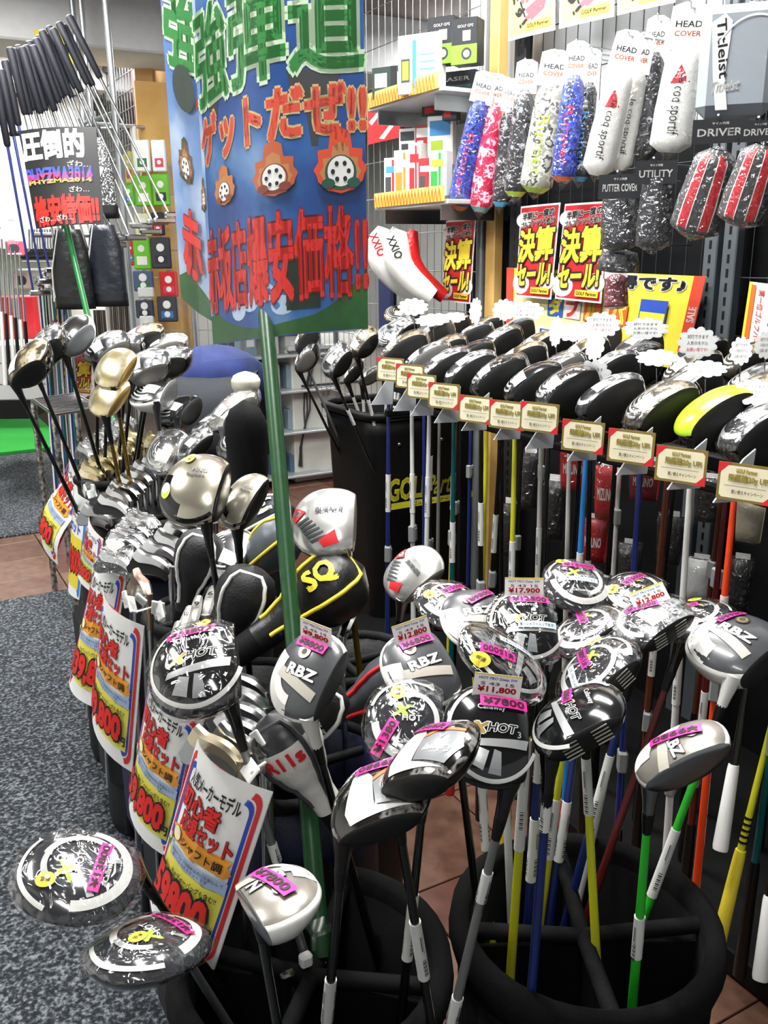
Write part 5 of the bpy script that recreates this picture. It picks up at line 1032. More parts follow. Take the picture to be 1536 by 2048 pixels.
# header cards of the black bags
for i, (px, py, w_, h_, s) in enumerate([(1240,373,80,46,'PUTTER COVER'),(1312,345,76,44,'UTILITY'),(1440,262,100,46,'DRIVER'),(1520,262,70,40,'DRIVER')]):
    p = PX(px, py, 1.60-0.04*(i > 1)); k = proj(p)[2]/FPX; u = Vector((0.66,-0.75,0)); fn = flat((0,0,0), u, UPV); t = thing('bag_header', 'dark card header reading %s%s' % (s, ['','',' on the left grey cover',' at the right edge'][i]), 'header card', p)
    mb = MB(); a, b = w_*k/2/0.95, h_*k/2; mb.prism([(-a,-b),(a,-b),(a,b),(-a,b)], 0.0015, mat('#26272a',0.3), fn); mb.build('card', t); A = Art(fn, 0.0003, 0.002); A.text(s, 0, -b*0.1, a*1.6, b*0.6, PALE, 0.02); A.text('サイズ共用', 0, b*0.62, a*0.6, b*0.22, PALE, 0.0); A.build('header_print', t)
    mb = MB(); mb.tube([(0.25,0.05,b*0.8),(0,0,b*0.8),(-0.02,-0.01,b*1.2)], 0.0022, STEEL, 6); mb.build('hook', t)
# red stripes on the driver covers
# clear boxed grey cover at the upper right
p = PX(1475, 120, 1.62); t = thing('boxed_headcover', 'pale grey boxed headcover in clear packaging at the upper right', 'headcover pack', p); M = Matrix((Vector((0.66,-0.75,0)), Vector((0.75,0.66,0)), UPV)).transposed()
mb = MB(); mb.bbox(M @ Vector((0,0.03,0)), (0.15,0.09,0.21), mat('#9aa2aa',0.5), 0.02, M); mb.build('cover', t); mb = MB(); mb.bbox(M @ Vector((0,0.03,0.01)), (0.165,0.10,0.245), film_mat('clear_box', 0.05, 12, 0.15), 0.008, M); mb.build('clear_box', t)
fn = flat(M @ Vector((0,-0.017,0)), M.col[0], UPV); A = Art(fn, 0.0004, 0.0008); A.poly([(-0.055,0.07),(-0.03,0.085),(-0.015,0.07),(-0.022,-0.03),(-0.012,-0.095),(-0.035,-0.095),(-0.045,-0.03)], PALE); A.text('Titleist', -0.03, 0.02, 0.11, 0.018, DGREY, 0.02, -1.45); A.text('Titleist', -0.02, -0.05, 0.055, 0.02, PALE, 0.03, 0.1, shear=0.3)
A._put(*(lambda q: (q, [(i, i+1, i+3, i+2) for i in range(0, len(q)-2, 2)]))([(0.08*math.cos(a)*r+0.03, 0.10*math.sin(a)*r-0.02) for a in [1.2+0.09*i for i in range(16)] for r in (1.0,0.96)]), PALE, A.up()); A.build('logo', t)
# ================================================================ shelves of boxed goods
def flame_strip(parent, p0, p1, h):
    u = (p1-p0); L = u.length; u.normalize(); fn = flat(p0, u, UPV); mb = MB(); mb.prism([(0,0),(L,0),(L,h),(0,h)], 0.002, mat('#f5d36a',0.5), fn); o = mb.build('flame_strip', parent, 'orange flame-printed edge strip'); A = Art(fn, 0.0003, 0.0024); n = int(L/0.022)
    for i in range(n): x = L*i/n; A.poly([(x,0),(x+L/n*0.9,0),(x+L/n*0.75,h*0.55),(x+L/n*0.45,h*0.96),(x+L/n*0.15,h*0.5)], mat('#d8641e',0.5)); A.poly([(x+L/n*0.2,0),(x+L/n*0.7,0),(x+L/n*0.45,h*0.6)], mat('#f6b23a',0.5))
    A.build('flame_print', o)
SHX = 1.72
for i, (a, b, lab) in enumerate([((738,212),(880,172),'upper shelf with flame-printed edge holding boxed gadgets'), ((752,408),(892,398),'lower shelf with flame-printed edge holding boxed gadgets')]):
    p0, p1 = PX(a[0], a[1], SHX), PX(b[0], b[1], SHX); z = min(p0.z, p1.z); p0.z = p1.z = z; t = thing('wall_shelf', lab, 'shelf', p1); q0, q1 = p0-p1, Vector()
    mb = MB(); mb.bbox((0.14, (q0.y)/2, -0.008), (0.28, abs(q0.y)+0.02, 0.016), mat('#c9cdd0',0.4,0.4), 0.003); mb.build('board', t); flame_strip(t, q0+Vector((-0.005,0,-0.006)), q1+Vector((-0.005,0,-0.006)), 0.05)
    for yy in (q0.y*0.1, q0.y*0.9): mb = MB(); mb.bbox((0.15,yy,-0.04),(0.28,0.006,0.05),STEEL,0.001); mb.build('bracket', t)
def carton(label, x0, y0, x1, y1, x, base, deco, depth=0.06, group='boxed gadgets on the shelves'):
    """box whose front shows in the pixel rectangle"""
    a, b = PX(x0, y1, x), PX(x1, y1, x); k = proj(a)[2]/FPX; h = (y1-y0)*k; w = abs(a.y-b.y); w = (x1-x0)*k/0.80; c = (a+b)/2; t = thing('carton', label, 'box', c, Matrix.Rotation(math.radians(-58),3,'Z'), group)
    mb = MB(); mb.bbox((0,depth/2,h/2),(w,depth,h),base,0.0015); mb.build('box', t); fn = flat((0,-0.0005,0),(1,0,0),(0,0,1)); A = Art(fn,0.0003,0.0004)
    for d in deco:
        if d[0] == 'r': A.rect(w*(d[1]-0.5), h*d[2], w*(d[3]-0.5), h*d[4], d[5])
        elif d[0] == 'e': A.ell(w*(d[1]-0.5), h*d[2], w*d[3], w*d[4], d[5])
        else: A.text(d[1], w*(d[2]-0.5), h*d[3], w*d[4], h*d[5], d[6], 0.02)
    if A.mb.v: A.build('box_print', t)
    return t
BG = mat('#6fae2c',0.5); OR = mat('#ef7d2a',0.5); SKB = mat('#3a8fd0',0.5)
carton('black and green gadget box on the upper shelf, left of two', 858,44,904,128,1.78,mat('#1c1f24',0.4),[('r',0,0,1,0.42,BG),('e',0.6,0.22,0.2,0.2,mat('#2b2e33',0.4)),('e',0.6,0.22,0.12,0.12,PALE),('r',0.45,0.5,0.75,0.72,PALE),('t','GOLF GPS',0.55,0.82,0.6,0.06,PALE)])
carton('black and green gadget box on the upper shelf, right of two', 906,46,950,128,1.78,mat('#1c1f24',0.4),[('r',0,0,1,0.42,BG),('e',0.6,0.22,0.2,0.2,mat('#2b2e33',0.4)),('e',0.6,0.22,0.12,0.12,PALE),('r',0.45,0.5,0.75,0.72,PALE),('t','GOLF GPS',0.55,0.82,0.6,0.06,PALE)])
carton('tall white gadget box with pale screen on the upper shelf', 802,82,872,186,1.72,PAPER,[('r',0.08,0.2,0.3,0.6,DGREY),('r',0.11,0.24,0.27,0.56,LIME),('r',0.36,0.1,0.46,0.9,SKB)]+[('r',0.55,0.15+0.12*i,0.92,0.17+0.12*i,SKB) for i in range(5)])
carton('black gadget box with white label on the upper shelf', 748,140,802,196,1.74,mat('#20362f',0.4),[('r',0.1,0.35,0.5,0.8,PALE),('r',0.62,0.0,0.8,1.0,INK),('r',0.84,0.2,0.98,0.8,PALE)])
carton('dark boxed gadget behind the clear shelf', 880,146,945,182,1.9,mat('#22262c',0.4),[('t','LASER',0.5,0.6,0.7,0.2,PALE),('r',0.1,0.1,0.9,0.3,mat('#3c5a66',0.5))])
for i, (x0, w_, col, acc) in enumerate([(770,26,'#e8e8e4',DGREY),(790,30,'#f4f4f0',OR),(818,22,'#d8dcd8',RED),(838,24,'#c8282e',DGREY),(860,30,'#f2f2ee',GREEN)]):
    carton('gadget box on the lower shelf, %s from the left' % ORD[i], x0, 322-(i%3)*14, x0+w_, 400-(i*2), 1.74, mat(col,0.45), [('r',0.1,0.12,0.5,0.55,acc),('r',0.55,0.05,0.7,0.95,acc if acc is not DGREY else RED),('r',0.15,0.65,0.85,0.8,[SKB,PALE,RED,PALE,LIME][i])], 0.05)
for i, (x0, y0, x1, y1, col, acc) in enumerate([(800,262,830,318,'#eeeeea',DGREY),(832,255,856,312,'#b8242a',PALE),(858,240,902,330,'#f4f6f2',LIME),(846,200,882,232,'#23382f',RED),(886,205,912,240,'#2b3136',RED)]):
    carton('boxed gadget hanging above the lower shelf, %s' % ['white with dark print','red','white with green meadow print','dark with red corner','dark, right of the red-cornered one'][i], x0, y0, x1, y1, 1.86, mat(col,0.45), [('r',0.15,0.15,0.6,0.5,acc),('r',0.1,0.6,0.9,0.9,SKB if i == 2 else acc)], 0.03)
# red banner and yellow price tag left of the shelves
mb = MB(); fn = quad_fn(PX(735,215,1.98), PX(800,205,1.98), PX(735,290,1.98), PX(800,275,1.98), 0.003); mb.grid(lambda a,b: fn(a,b), 4, 3, RED); mb.grid(lambda a,b: fn(a,b,-0.001), 4, 3, RED); t = mb.build('red_banner'); tag(t, 'red fabric banner behind the upper boxed goods', 'banner')
A = Art(fn,0.0004,0.0008); A.poly([(0.05,0.6),(0.5,0.95),(0.6,0.9),(0.15,0.5)],PALE,1); A.poly([(0.4,0.1),(0.9,0.6),(0.95,0.5),(0.55,0.05)],PALE,1); A.build('banner_print', t)
# white headcovers with red sock under the shelf
for i, (px, py, lab, txt) in enumerate([(796,520,'white headcover with red side panel hanging behind its twin','XXIO'),(830,525,'white headcover with glossy red side hanging below the shelf','XXIO')]):
    c = PX(px, py, 1.75); t = thing('golf_headcover', lab, 'headcover', c, None, 'white and red headcovers'); k = proj(c)[2]/FPX
    def path(v): return Vector((0,0,0))+CRH*(k*(-28+62*v+ -34*math.sin(v*math.pi)))+UPV*(k*(62-130*v))
    for nm, off, mm, r in (('body',0.0,LEATW,27),('sock',26,mat('#c01820',0.35,bump=0.3,bscale=120),20)):
        mb = MB(); mb.tube([path(v/8)+CRH*(k*off)+CFH*(0.03 if off else 0) for v in range(9)], [k*r*q for q in (0.45,0.8,1,1.05,1,0.95,0.9,0.85,0.7)], mm if (i or not off) else mat('#8f9296',0.4), 14); mb.build(nm, t)
    A = Art(flat(path(0.25)-CFH*(k*30)-CRH*(k*4), CRH*0.4-UPV*0.9, CRH*0.9+UPV*0.4),0.0004,0.0008); A.text(txt, 0, 0, k*44, k*16, DGREY if i else RED, 0.03); A.build('logo', t)
mb = MB(); p = PX(775,590,1.9); mb.bbox(p, (0.03,0.12,0.34), mat('#1c2550',0.6), 0.01); tag(mb.build('navy_cloth'), 'navy cloth hanging below the white headcovers', 'cloth')
# ================================================================ square club bins beyond the rack
BINB = mat('#090a0b', 0.5, bump=0.06, bscale=200, spec=0.25)
def square_bin(label, x0, y0, x1, y1, h, text):
    c = Vector(((x0+x1)/2,(y0+y1)/2,0.0)); t = thing('tall_club_bin', label, 'club bin', c, None, 'tall square club bins'); a, b = (x1-x0)/2, (y1-y0)/2
    def ring(s, z, d=0.0):
        o = []; r = 0.07
        for cx, cy, a0 in ((a-r,b-r,0),(-a+r,b-r,90),(-a+r,-b+r,180),(a-r,-b+r,270)):
            for i in range(6): q = math.radians(a0+90*i/5); o.append(Vector(((cx+(r+d)*math.cos(q))*s, (cy+(r+d)*math.sin(q))*s, z)))
        return o
    prof = [(0.84,0.0,0),(0.86,0.03,0),(0.97,h*0.86,0),(0.98,h*0.90,0.004),(1.0,h-0.03,0.004),(0.95,h-0.03,-0.004),(0.93,h*0.8,0),(0.82,0.05,0)]
    R = [ring(s, z, d) for s, z, d in prof]; n = 24; mb = MB(); vs = [v for r in R for v in r]
    mb.add(vs, [(i*n+j, i*n+(j+1)%n, i*n+n+(j+1)%n, i*n+n+j) for i in range(len(R)-1) for j in range(n)]+[tuple(range(n-1,-1,-1)), tuple((len(R)-1)*n+j for j in range(n))], BINB, True); mb.build('body', t)
    mb = MB(); q = ring(1.0, h-0.012, 0.006); mb.tube(q+[q[0]], 0.016, BINB, 8); mb.build('rim', t)
    for x in (-a*0.5, a*0.25): mb = MB(); mb.lathe([(0,0.003),(0.006,0.002),(0.007,0)], STEEL, 10, (x,-b*0.985,h*0.86), rot=Vector((0,-1,0)).to_track_quat('Z','Y').to_matrix()); mb.build('bolt', t)
    if text:
        fn = flat((0,-b*0.955,0), (1,0,0), (0,-0.10,1)); A = Art(fn, 0.0004, 0.006); YL = mat('#e8e23a',0.5)
        A.text('GOLF', -0.12, 0.60, 0.165, 0.08, YL, 0.05); A.text('Partner', 0.06, 0.60, 0.19, 0.075, YL, 0.02, shear=0.15); A.rect(-0.19,0.525,0.17,0.55,YL); A.text('ゴルフパートナー', -0.02,0.5375,0.15,0.018,INK,0.02); A.build('lettering', t)
    return c
BQ1 = square_bin('tall black club bin with yellow lettering before the wire grid', 1.50, 2.79, 1.99, 3.20, 0.87, True)
BQ2 = BQ1+Vector((-0.05,0.08,0))
def binwood(label, kind, skin, cpx, z, face, spx, b, tape=(), **k): return hero(label, kind, skin, cpx, z, face, spx, b, tape, h=0.06, group='woods in the tall black bins', **k)
binwood('dark driver half hidden under the sign, upper left in the tall bin', 'driver','bronze', (612,672), 3.35, 0, (650,780), BQ2, shaft=GREYMET)
binwood('dark grey driver face at the far left of the tall bin', 'driver','grey', (612,712), 3.35, -8, (645,790), BQ2, shaft=KSH)
binwood('checkered silver driver leaning left out of the tall bin', 'driver','camo', (670,718), 3.05, 20, (705,830), BQ1, ((820,850),), shaft=KSH, wrap=True)
binwood('dark glossy driver just under the sign at its right corner', 'driver','bronze', (722,682), 3.10, 20, (745,830), BQ1, ((800,850),), shaft=KSH, wrap=True)
binwood('rounded grey wood right of the sign corner', 'fairway','grey', (775,670), 3.2, 60, (772,800), BQ1, ((780,850),), shaft=KSH)
binwood('black-faced driver with yellow note in the tall bin', 'driver','camo', (798,655), 3.25, 30, (775,790), BQ1, ((790,840),), shaft=BSH)
binwood('pale brown wood above the lettered bin', 'fairway','bronze', (790,628), 3.5, 80, (790,790), BQ2, ((770,830),), shaft=YSH)
binwood('white wood with spotted sole above the lettered bin', 'fairway','chrome', (820,640), 3.45, 70, (800,780), BQ2, ((770,820),), shaft=WSH)
binwood('small dark hybrid low inside the tall bin', 'hybrid','grey', (742,748), 3.2, 0, (735,830), BQ1, ((790,860),), shaft=TEAL)
binwood('dark hybrid sunk between the shafts of the tall bin', 'hybrid','stripe', (706,742), 3.3, 0, (715,810), BQ1, ((780,840),), shaft=GREYMET)
# ================================================================ shop worker bending over, seen from behind
def skinned(name, V, E, Rd, m, parent, sub=2):
    me = bpy.data.meshes.new(name); me.from_pydata([tuple(v) for v in V], E, []); o = bpy.data.objects.new(name, me); C.objects.link(o)
    md = o.modifiers.new('skin', 'SKIN'); md.use_smooth_shade = True
    for i, r in enumerate(Rd): me.skin_vertices[0].data[i].radius = (r, r) if not isinstance(r, tuple) else r
    me.skin_vertices[0].data[0].use_root = True; s = o.modifiers.new('sub', 'SUBSURF'); s.levels = sub; s.render_levels = sub
    dg = bpy.context.evaluated_depsgraph_get(); ev = o.evaluated_get(dg); nm = bpy.data.meshes.new_from_object(ev); bpy.data.objects.remove(o); bpy.data.meshes.remove(me)
    nm.materials.clear(); nm.materials.append(m)
    for p in nm.polygons: p.use_smooth = True; p.material_index = 0
    return obj(name, nm, parent)
pf = Pz(420, 800, 3.4); pf.z = 0.015; person = thing('person', 'person in blue shirt and dark trousers bending forward away from view', 'person', pf)
FW = (CFH-CRH*0.05).normalized(); SD = Vector((FW.y, -FW.x, 0)); U = UPV
hip = U*0.87; ch = hip+FW*0.30+U*0.05; sh = hip+FW*0.44+U*0.02; nk = hip+FW*0.54-U*0.02; hd = hip+FW*0.66-U*0.04
V = [hip, hip+FW*0.14+U*0.06, ch, sh, nk, hd, hip+SD*0.10-U*0.05, SD*0.12+U*0.48+FW*0.06, SD*0.13+U*0.09, SD*0.13+U*0.04+FW*0.13, hip-SD*0.10-U*0.05, -SD*0.12+U*0.48+FW*0.06, -SD*0.13+U*0.09, -SD*0.13+U*0.04+FW*0.13,
     sh+SD*0.17-U*0.02, sh+SD*0.18-U*0.20+FW*0.18, sh+SD*0.10-U*0.36+FW*0.34, sh+SD*0.08-U*0.42+FW*0.38, sh-SD*0.17-U*0.02, sh-SD*0.18-U*0.20+FW*0.18, sh-SD*0.10-U*0.36+FW*0.34, sh-SD*0.08-U*0.42+FW*0.38]
E_ = [(0,1),(1,2),(2,3),(3,4),(4,5),(0,6),(6,7),(7,8),(8,9),(0,10),(10,11),(11,12),(12,13),(3,14),(14,15),(15,16),(16,17),(3,18),(18,19),(19,20),(20,21)]
Rb = [0.13,0.13,0.14,0.12,0.055,0.095,0.09,0.06,0.042,0.035,0.09,0.06,0.042,0.035,0.06,0.045,0.034,0.03,0.06,0.045,0.034,0.03]
skinned('body', V, E_, Rb, mat('#c99a7c',0.6), person)
BLUEC = ramp_mat('blue_shirt', 14, [(0.35,'#1c2a62'),(0.65,'#263874')], 0.8, bump=0.35); TROU = mat('#23272e', 0.8, noise=0.1, scale=20)
skinned('shirt', [V[0]+FW*0.02+U*0.02, V[1]+U*0.01, V[2]+U*0.01, V[3], V[14], V[15], V[18], V[19]], [(0,1),(1,2),(2,3),(3,4),(4,5),(3,6),(6,7)], [(0.165,0.14),(0.18,0.145),(0.185,0.15),0.14,0.085,0.065,0.085,0.065], BLUEC, person)
skinned('trousers', [V[0]-U*0.04-FW*0.02, V[6]-FW*0.02, V[7], V[8]+U*0.05, V[10]-FW*0.02, V[11], V[12]+U*0.05], [(0,1),(1,2),(2,3),(0,4),(4,5),(5,6)], [0.16,0.115,0.085,0.07,0.115,0.085,0.07], TROU, person)
mb = MB(); mb.tube([hip+FW*0.0+U*0.045+(SD*math.cos(a)*0.175+FW*math.sin(a)*0.15)-U*0.03*math.cos(a*0)+U*0.06*math.sin(a) for a in [2*math.pi*i/24 for i in range(25)]], 0.02, mat('#5c6478',0.5), 8); mb.build('belt', person)
mb = MB(); hc = hd+U*0.015-FW*0.01; mb.grid(lambda a, b: hc+Vector((math.cos(2*math.pi*a)*math.sin(math.pi*b), math.sin(2*math.pi*a)*math.sin(math.pi*b), math.cos(math.pi*b)))*(0.115+0.006*math.sin(40*a)), 20, 12, mat('#15110f',0.6)); mb.build('hair', person)
for s in (1,-1): mb = MB(); mb.bbox(SD*(0.13*s)+U*0.035+FW*0.06, (0.09,0.25,0.07), mat('#1a1a1c',0.5), 0.025, Matrix((SD,FW,U)).transposed()); mb.build('shoe', person)
# ================================================================ white counter and glass cabinet behind the worker
c0 = Ph(592, 965, 0.0); t = thing('sales_counter', 'white sales counter behind the tall black bins', 'counter', c0); CW = mat('#dfe0d8', 0.5, noise=0.02)
mb = MB(); mb.bbox((0.65,0.35,0.42),(1.3,0.7,0.84),CW,0.006); mb.build('body', t); mb = MB(); mb.bbox((0.65,0.34,0.86),(1.36,0.76,0.03),mat('#c9cbc6',0.4),0.006); mb.build('counter_top', t); mb = MB(); mb.bbox((0.66,-0.003,0.62),(1.2,0.01,0.012),DGREY,0.002); mb.build('groove_strip', t)
for i in range(3):
    q = PY(618+i*7, 690, c0.y-0.012); pts = [q]; z = q.z
    for k in range(7): pts.append(Ph(622+i*6+10*math.sin(k*1.3+i), 700+k*38, 0) if False else PY(618+i*7-6*k*(0.5+0.2*i)+4*math.sin(k*2+i), 705+k*38, c0.y-0.012))
    o = pts[-1].copy(); mb = MB(); mb.tube([p-o for p in pts], 0.005, mat('#3a3b38',0.5), 6); cb = mb.build('power_cable'); cb.location = o; tag(cb, 'dark cable hanging down the white counter, %s from the left' % ORD[i], 'cable', 'cables on the counter')
g0 = Ph(500, 985, 0.0); t = thing('glass_cabinet', 'grey framed cabinet with boxed goods left of the white counter', 'cabinet', g0); GF = mat('#7d8488',0.4,0.5)
for x in (0.0,0.62):
    for y in (0.0,0.4): mb = MB(); mb.bbox((x,y,0.5),(0.025,0.025,1.0),GF,0.002); mb.build('post', t)
for z in (0.06,0.34,0.60,0.82,1.0): mb = MB(); mb.bbox((0.31,0.2,z),(0.64,0.42,0.014),mat('#b6bcbd',0.3,0.2),0.002); mb.build('shelf', t)
mb = MB(); mb.bbox((0.31,0.42,0.5),(0.64,0.01,1.0),mat('#5b6266',0.6),0.002); mb.build('back_panel', t)
rr = random.Random(4)
for si, z in enumerate((0.067,0.347,0.607,0.827,1.007)):
    for k in range(4):
        x = 0.08+0.145*k; h = rr.uniform(0.10,0.17); col = rr.choice(['#56708c','#8ea2b0','#c8ced0','#3c5266','#d4d8d4','#b8626e' if si == 4 else '#6f8898'])
        o = thing('goods_box', 'small boxed item in the grey cabinet, %s shelf up, %s from the left' % (ORD[si], ORD[k]), 'box', g0+Vector((x,0.16,z)), None, 'boxed goods in the grey cabinet'); mb = MB(); mb.bbox((0,0,h/2),(0.10,0.12,h),mat(col,0.5),0.003); mb.build('box', o); mb = MB(); mb.bbox((0.01,-0.061,h*0.55),(0.05,0.002,h*0.35),PALE,0.0005); mb.build('label', o)
# ================================================================ second pole sign
q0 = Pz(198, 725, 3.55); q1 = Pz(132, 450, 3.75); dq = (q1-q0).normalized(); foot = q0-dq*((q0.z-0.02)/dq.z); t = thing('pole_sign', 'black card sign with white and red lettering on a slanted green pole', 'sign', foot)
mb = MB(); mb.tube([Vector(), q1+dq*0.3-foot], 0.0125, mat('#1f6b36',0.35), 10); mb.build('pole', t)
TL, TR, BR, BL = Pz(38,262,3.65), Pz(192,254,3.62), Pz(208,448,3.62), Pz(72,458,3.65); fn = quad_fn(TL-foot, TR-foot, BL-foot, BR-foot, 0.02); mb = MB()
for l in (0.0,-0.002): mb.grid(lambda a, b, l=l: fn(a, b, l), 6, 4, mat('#1a1a1c',0.45))
mb.build('panel', t); A = Art(fn, 0.0005, 0.001); A.text('圧倒的', 0.42, 0.83, 0.82, 0.28, PAPER, 0.06); A.text('ざわ…', 0.75, 0.62, 0.3, 0.07, PALE, 0.0)
A.text('PHYZMA2014', 0.46, 0.52, 0.9, 0.15, mat('#3a4cc8',0.5), 0.04); A.text('PHYZMA2014', 0.46, 0.49, 0.88, 0.10, mat('#e03a6a',0.5), 0.03); A.text('PHYZMA2014', 0.46, 0.455, 0.86, 0.04, mat('#e8d83a',0.5), 0.02)
A.text('ざわ…', 0.72, 0.36, 0.26, 0.06, PALE, 0.0); A.text('格安特価!!', 0.5, 0.16, 0.9, 0.28, PRED, 0.07); A.text('ざわ…ざわ…', 0.35, 0.08, 0.5, 0.06, PALE, 0.0); A.build('lettering', t)
# ================================================================ putters racked grip-up at the upper left
tops = [(-8,160),(2,140),(10,122),(20,96),(28,98),(36,92),(44,95),(52,92),(58,84),(66,92),(72,78),(78,72),(84,62),(92,70),(98,54),(106,58),(118,46),(128,52),(138,32)]
for i, (px, py) in enumerate(tops):
    a = Pz(px, py, 3.9+0.03*(i%3)); b = Pz(px+58+i*6, py+330, 4.1); d = (b-a); L = 0.9; d.normalize(); end = a+d*L; t = thing('putter', 'putter racked grip upwards at the upper left, %s from the left' % ORD[i], 'golf club', end, None, 'putters racked grip upwards')
    mb = MB(); mb.tube([a+d*0.0-end, a+d*0.008-end, a+d*0.26-end, a+d*0.27-end], [0.014,0.018,0.015,0.011], mat('#14161d',0.65,spec=0.25), 8); mb.build('grip', t); mb = MB(); mb.tube([a+d*0.268-end, Vector()], [0.0072,0.005], CHROME if i > 2 else BSH, 8); mb.build('shaft', t)
    mb = MB(); mb.tube([a-d*0.003-end, a+d*0.004-end], 0.0135, mat('#8d9096',0.5), 8); mb.build('grip_cap', t); mb = MB(); mb.bbox((0.03,0,0.0),(0.10,0.03,0.025),CHROME,0.006); mb.build('putter_head', t)
mb = MB(); a, b = Pz(20,268,4.15), Pz(200,255,4.15); mb.tube([a,b],0.012,DGREY,8); a2, b2 = Pz(70,470,4.2), Pz(240,470,4.2); mb.tube([a2,b2],0.012,STEEL,8); tag(mb.build('putter_rail'), 'dark rail carrying the grip-up putters', 'rail')
def yellow_card(A): A.rect(0,0,1,1,mat('#e8cf3a',0.5)); A.rect(0.1,0.2,0.5,0.8,mat('#d8452e',0.5)); A.rect(0.6,0.3,0.9,0.7,INK)
P = [Pz(68,60,4.6),Pz(140,55,4.6),Pz(150,165,4.6),Pz(85,170,4.6)]; t = thing('yellow_poster', 'yellow and red poster behind the putter grips', 'poster', P[3]); fn = quad_fn(P[0]-P[3],P[1]-P[3],Vector(),P[2]-P[3],0.0); mb = MB(); mb.grid(lambda a,b: fn(a,b), 2,2,PAPER); mb.grid(lambda a,b: fn(a,b,-0.002), 2,2,PAPER); mb.build('sheet', t); A = Art(fn,0.0005,0.001); yellow_card(A); A.build('print', t)
# ================================================================ steel pipe gondola with hanging bags
PIPE = mat('#b4b9bc', 0.3, 0.7); gz = 4.4
gd = thing('pipe_gondola', 'grey steel pipe display frame at the left', 'display frame', Ph(262,720,0.0) if False else (Pz(262,660,gz).x, Pz(262,660,gz).y, 0.02)); go = Vector(gd.location)
def vpipe(px, py, z, r=0.017, zt=2.75, zb=0.02, name='upright'):
    p = Pz(px, py, z); mb = MB(); mb.tube([Vector((p.x,p.y,zb))-go, Vector((p.x,p.y,zt))-go], r, PIPE, 12); mb.build(name, gd); return p
pa = vpipe(232, 250, gz); pb = vpipe(166, 240, gz+0.25, 0.015, zb=1.9); pc = vpipe(183, 240, gz+0.2, 0.015, zb=1.9); pd = vpipe(388, 640, 5.2, 0.014, 1.3)
for px, py, z, nm in [(222,188,gz,'collar'),(166,235,gz+0.25,'collar'),(183,235,gz+0.2,'collar')]: p = Pz(px,py,z); mb = MB(); mb.tube([p+UPV*0.03-go, p-UPV*0.03-go], 0.024, PIPE, 12); mb.build(nm, gd)
for a, b in [((170,246,gz+0.25),(236,222,gz)),((190,248,gz+0.2),(340,258,gz+0.9)),((60,262,gz),(236,256,gz))]: mb = MB(); mb.tube([Pz(*a)-go, Pz(*b)-go], 0.010, PIPE, 8); mb.build('cross_bar', gd)
def soft_bag(label, px, py, wpx, hpx, z, m, m2, neck=0.45, name='shoe_bag'):
    p = Pz(px, py+hpx/2, z); k = z/FPX; w, h = wpx*k/2, hpx*k; t = thing(name, label, 'bag', p, None, 'bags hanging on the gondola')
    def prof(v): return (1.0-0.06*v) if v < 0.5 else (0.97-(0.97-neck)*((v-0.5)/0.5)**1.4)
    mb = MB(); n = 20; vs = []
    for j in range(13):
        v = j/12
        for i in range(n): q = 2*math.pi*i/n; r = prof(v)*(1+0.03*math.sin(3*q+v*11)+0.02*math.sin(7*q-5*v)); vs.append(CRH*(w*r*math.cos(q))+CFH*(w*0.5*r*math.sin(q))+UPV*(h*v))
    mb.add(vs, [(j*n+i, j*n+(i+1)%n, j*n+n+(i+1)%n, j*n+n+i) for j in range(2,12) for i in range(n)]+[tuple(12*n+i for i in range(n))], m, True); mb.build('body', t)
    mb = MB(); mb.add(vs, [(j*n+i, j*n+(i+1)%n, j*n+n+(i+1)%n, j*n+n+i) for j in range(2) for i in range(n)]+[tuple(range(n-1,-1,-1))], m2, True); mb.build('bottom_panel', t)
    mb = MB(); mb.tube([CRH*(-w*0.3)+UPV*h*0.97, UPV*(h*1.28)-CRH*w*0.1, CRH*(w*0.3)+UPV*h*0.97], 0.006, DGREY, 6); mb.build('drawstring', t)
    mb = MB(); mb.tube([CRH*(-w*0.96)+UPV*h*0.1-CFH*w*0.3, CRH*(-w*0.9)+UPV*h*0.5-CFH*w*0.3, CRH*(-w*0.45)+UPV*h-CFH*w*0.2], 0.0035, PALE, 6); mb.build('piping', t)
soft_bag('black shoe bag crossed by the slanted green pole', 152, 542, 78, 152, 4.05, mat('#1d1f20',0.4,bump=0.5,bscale=25), mat('#0e0f10',0.5), 0.62)
soft_bag('dark navy shoe bag right of the slanted green pole', 220, 535, 74, 155, 4.1, mat('#20242e',0.4,bump=0.5,bscale=25), mat('#0f1014',0.5), 0.62)
HT_ = ramp_mat('houndstooth_cloth', 160, [(0.46,'#3c3e40'),(0.54,'#d4d6d4')], 0.8, kind='const')
soft_bag('grey houndstooth drawstring bag with black base', 207, 362, 62, 150, 4.1, HT_, mat('#141517',0.6), 0.35)
mb = MB(); a = Pz(172,268,4.0); b = Pz(176,350,4.0); k4 = 4.0/FPX
for s in (-1,1): mb.prism([(-0.012,0),(0.012,0),(0.012+s*0.006,-0.19),(-0.004+s*0.006,-0.21)], 0.004, mat('#f0386a',0.6), flat(a+CRH*(0.017*s), CRH, UPV))
tag(mb.build('pink_strap'), 'bright pink strap pair hanging beside the black sign', 'strap')
p = Pz(188,352,4.0); mb = MB(); mb.bbox(p,(0.05,0.004,0.10),PAPER,0.001,Matrix.Rotation(0.5,3,'Y')); tag(mb.build('paper_tag'), 'white paper tag on the houndstooth bag', 'tag')
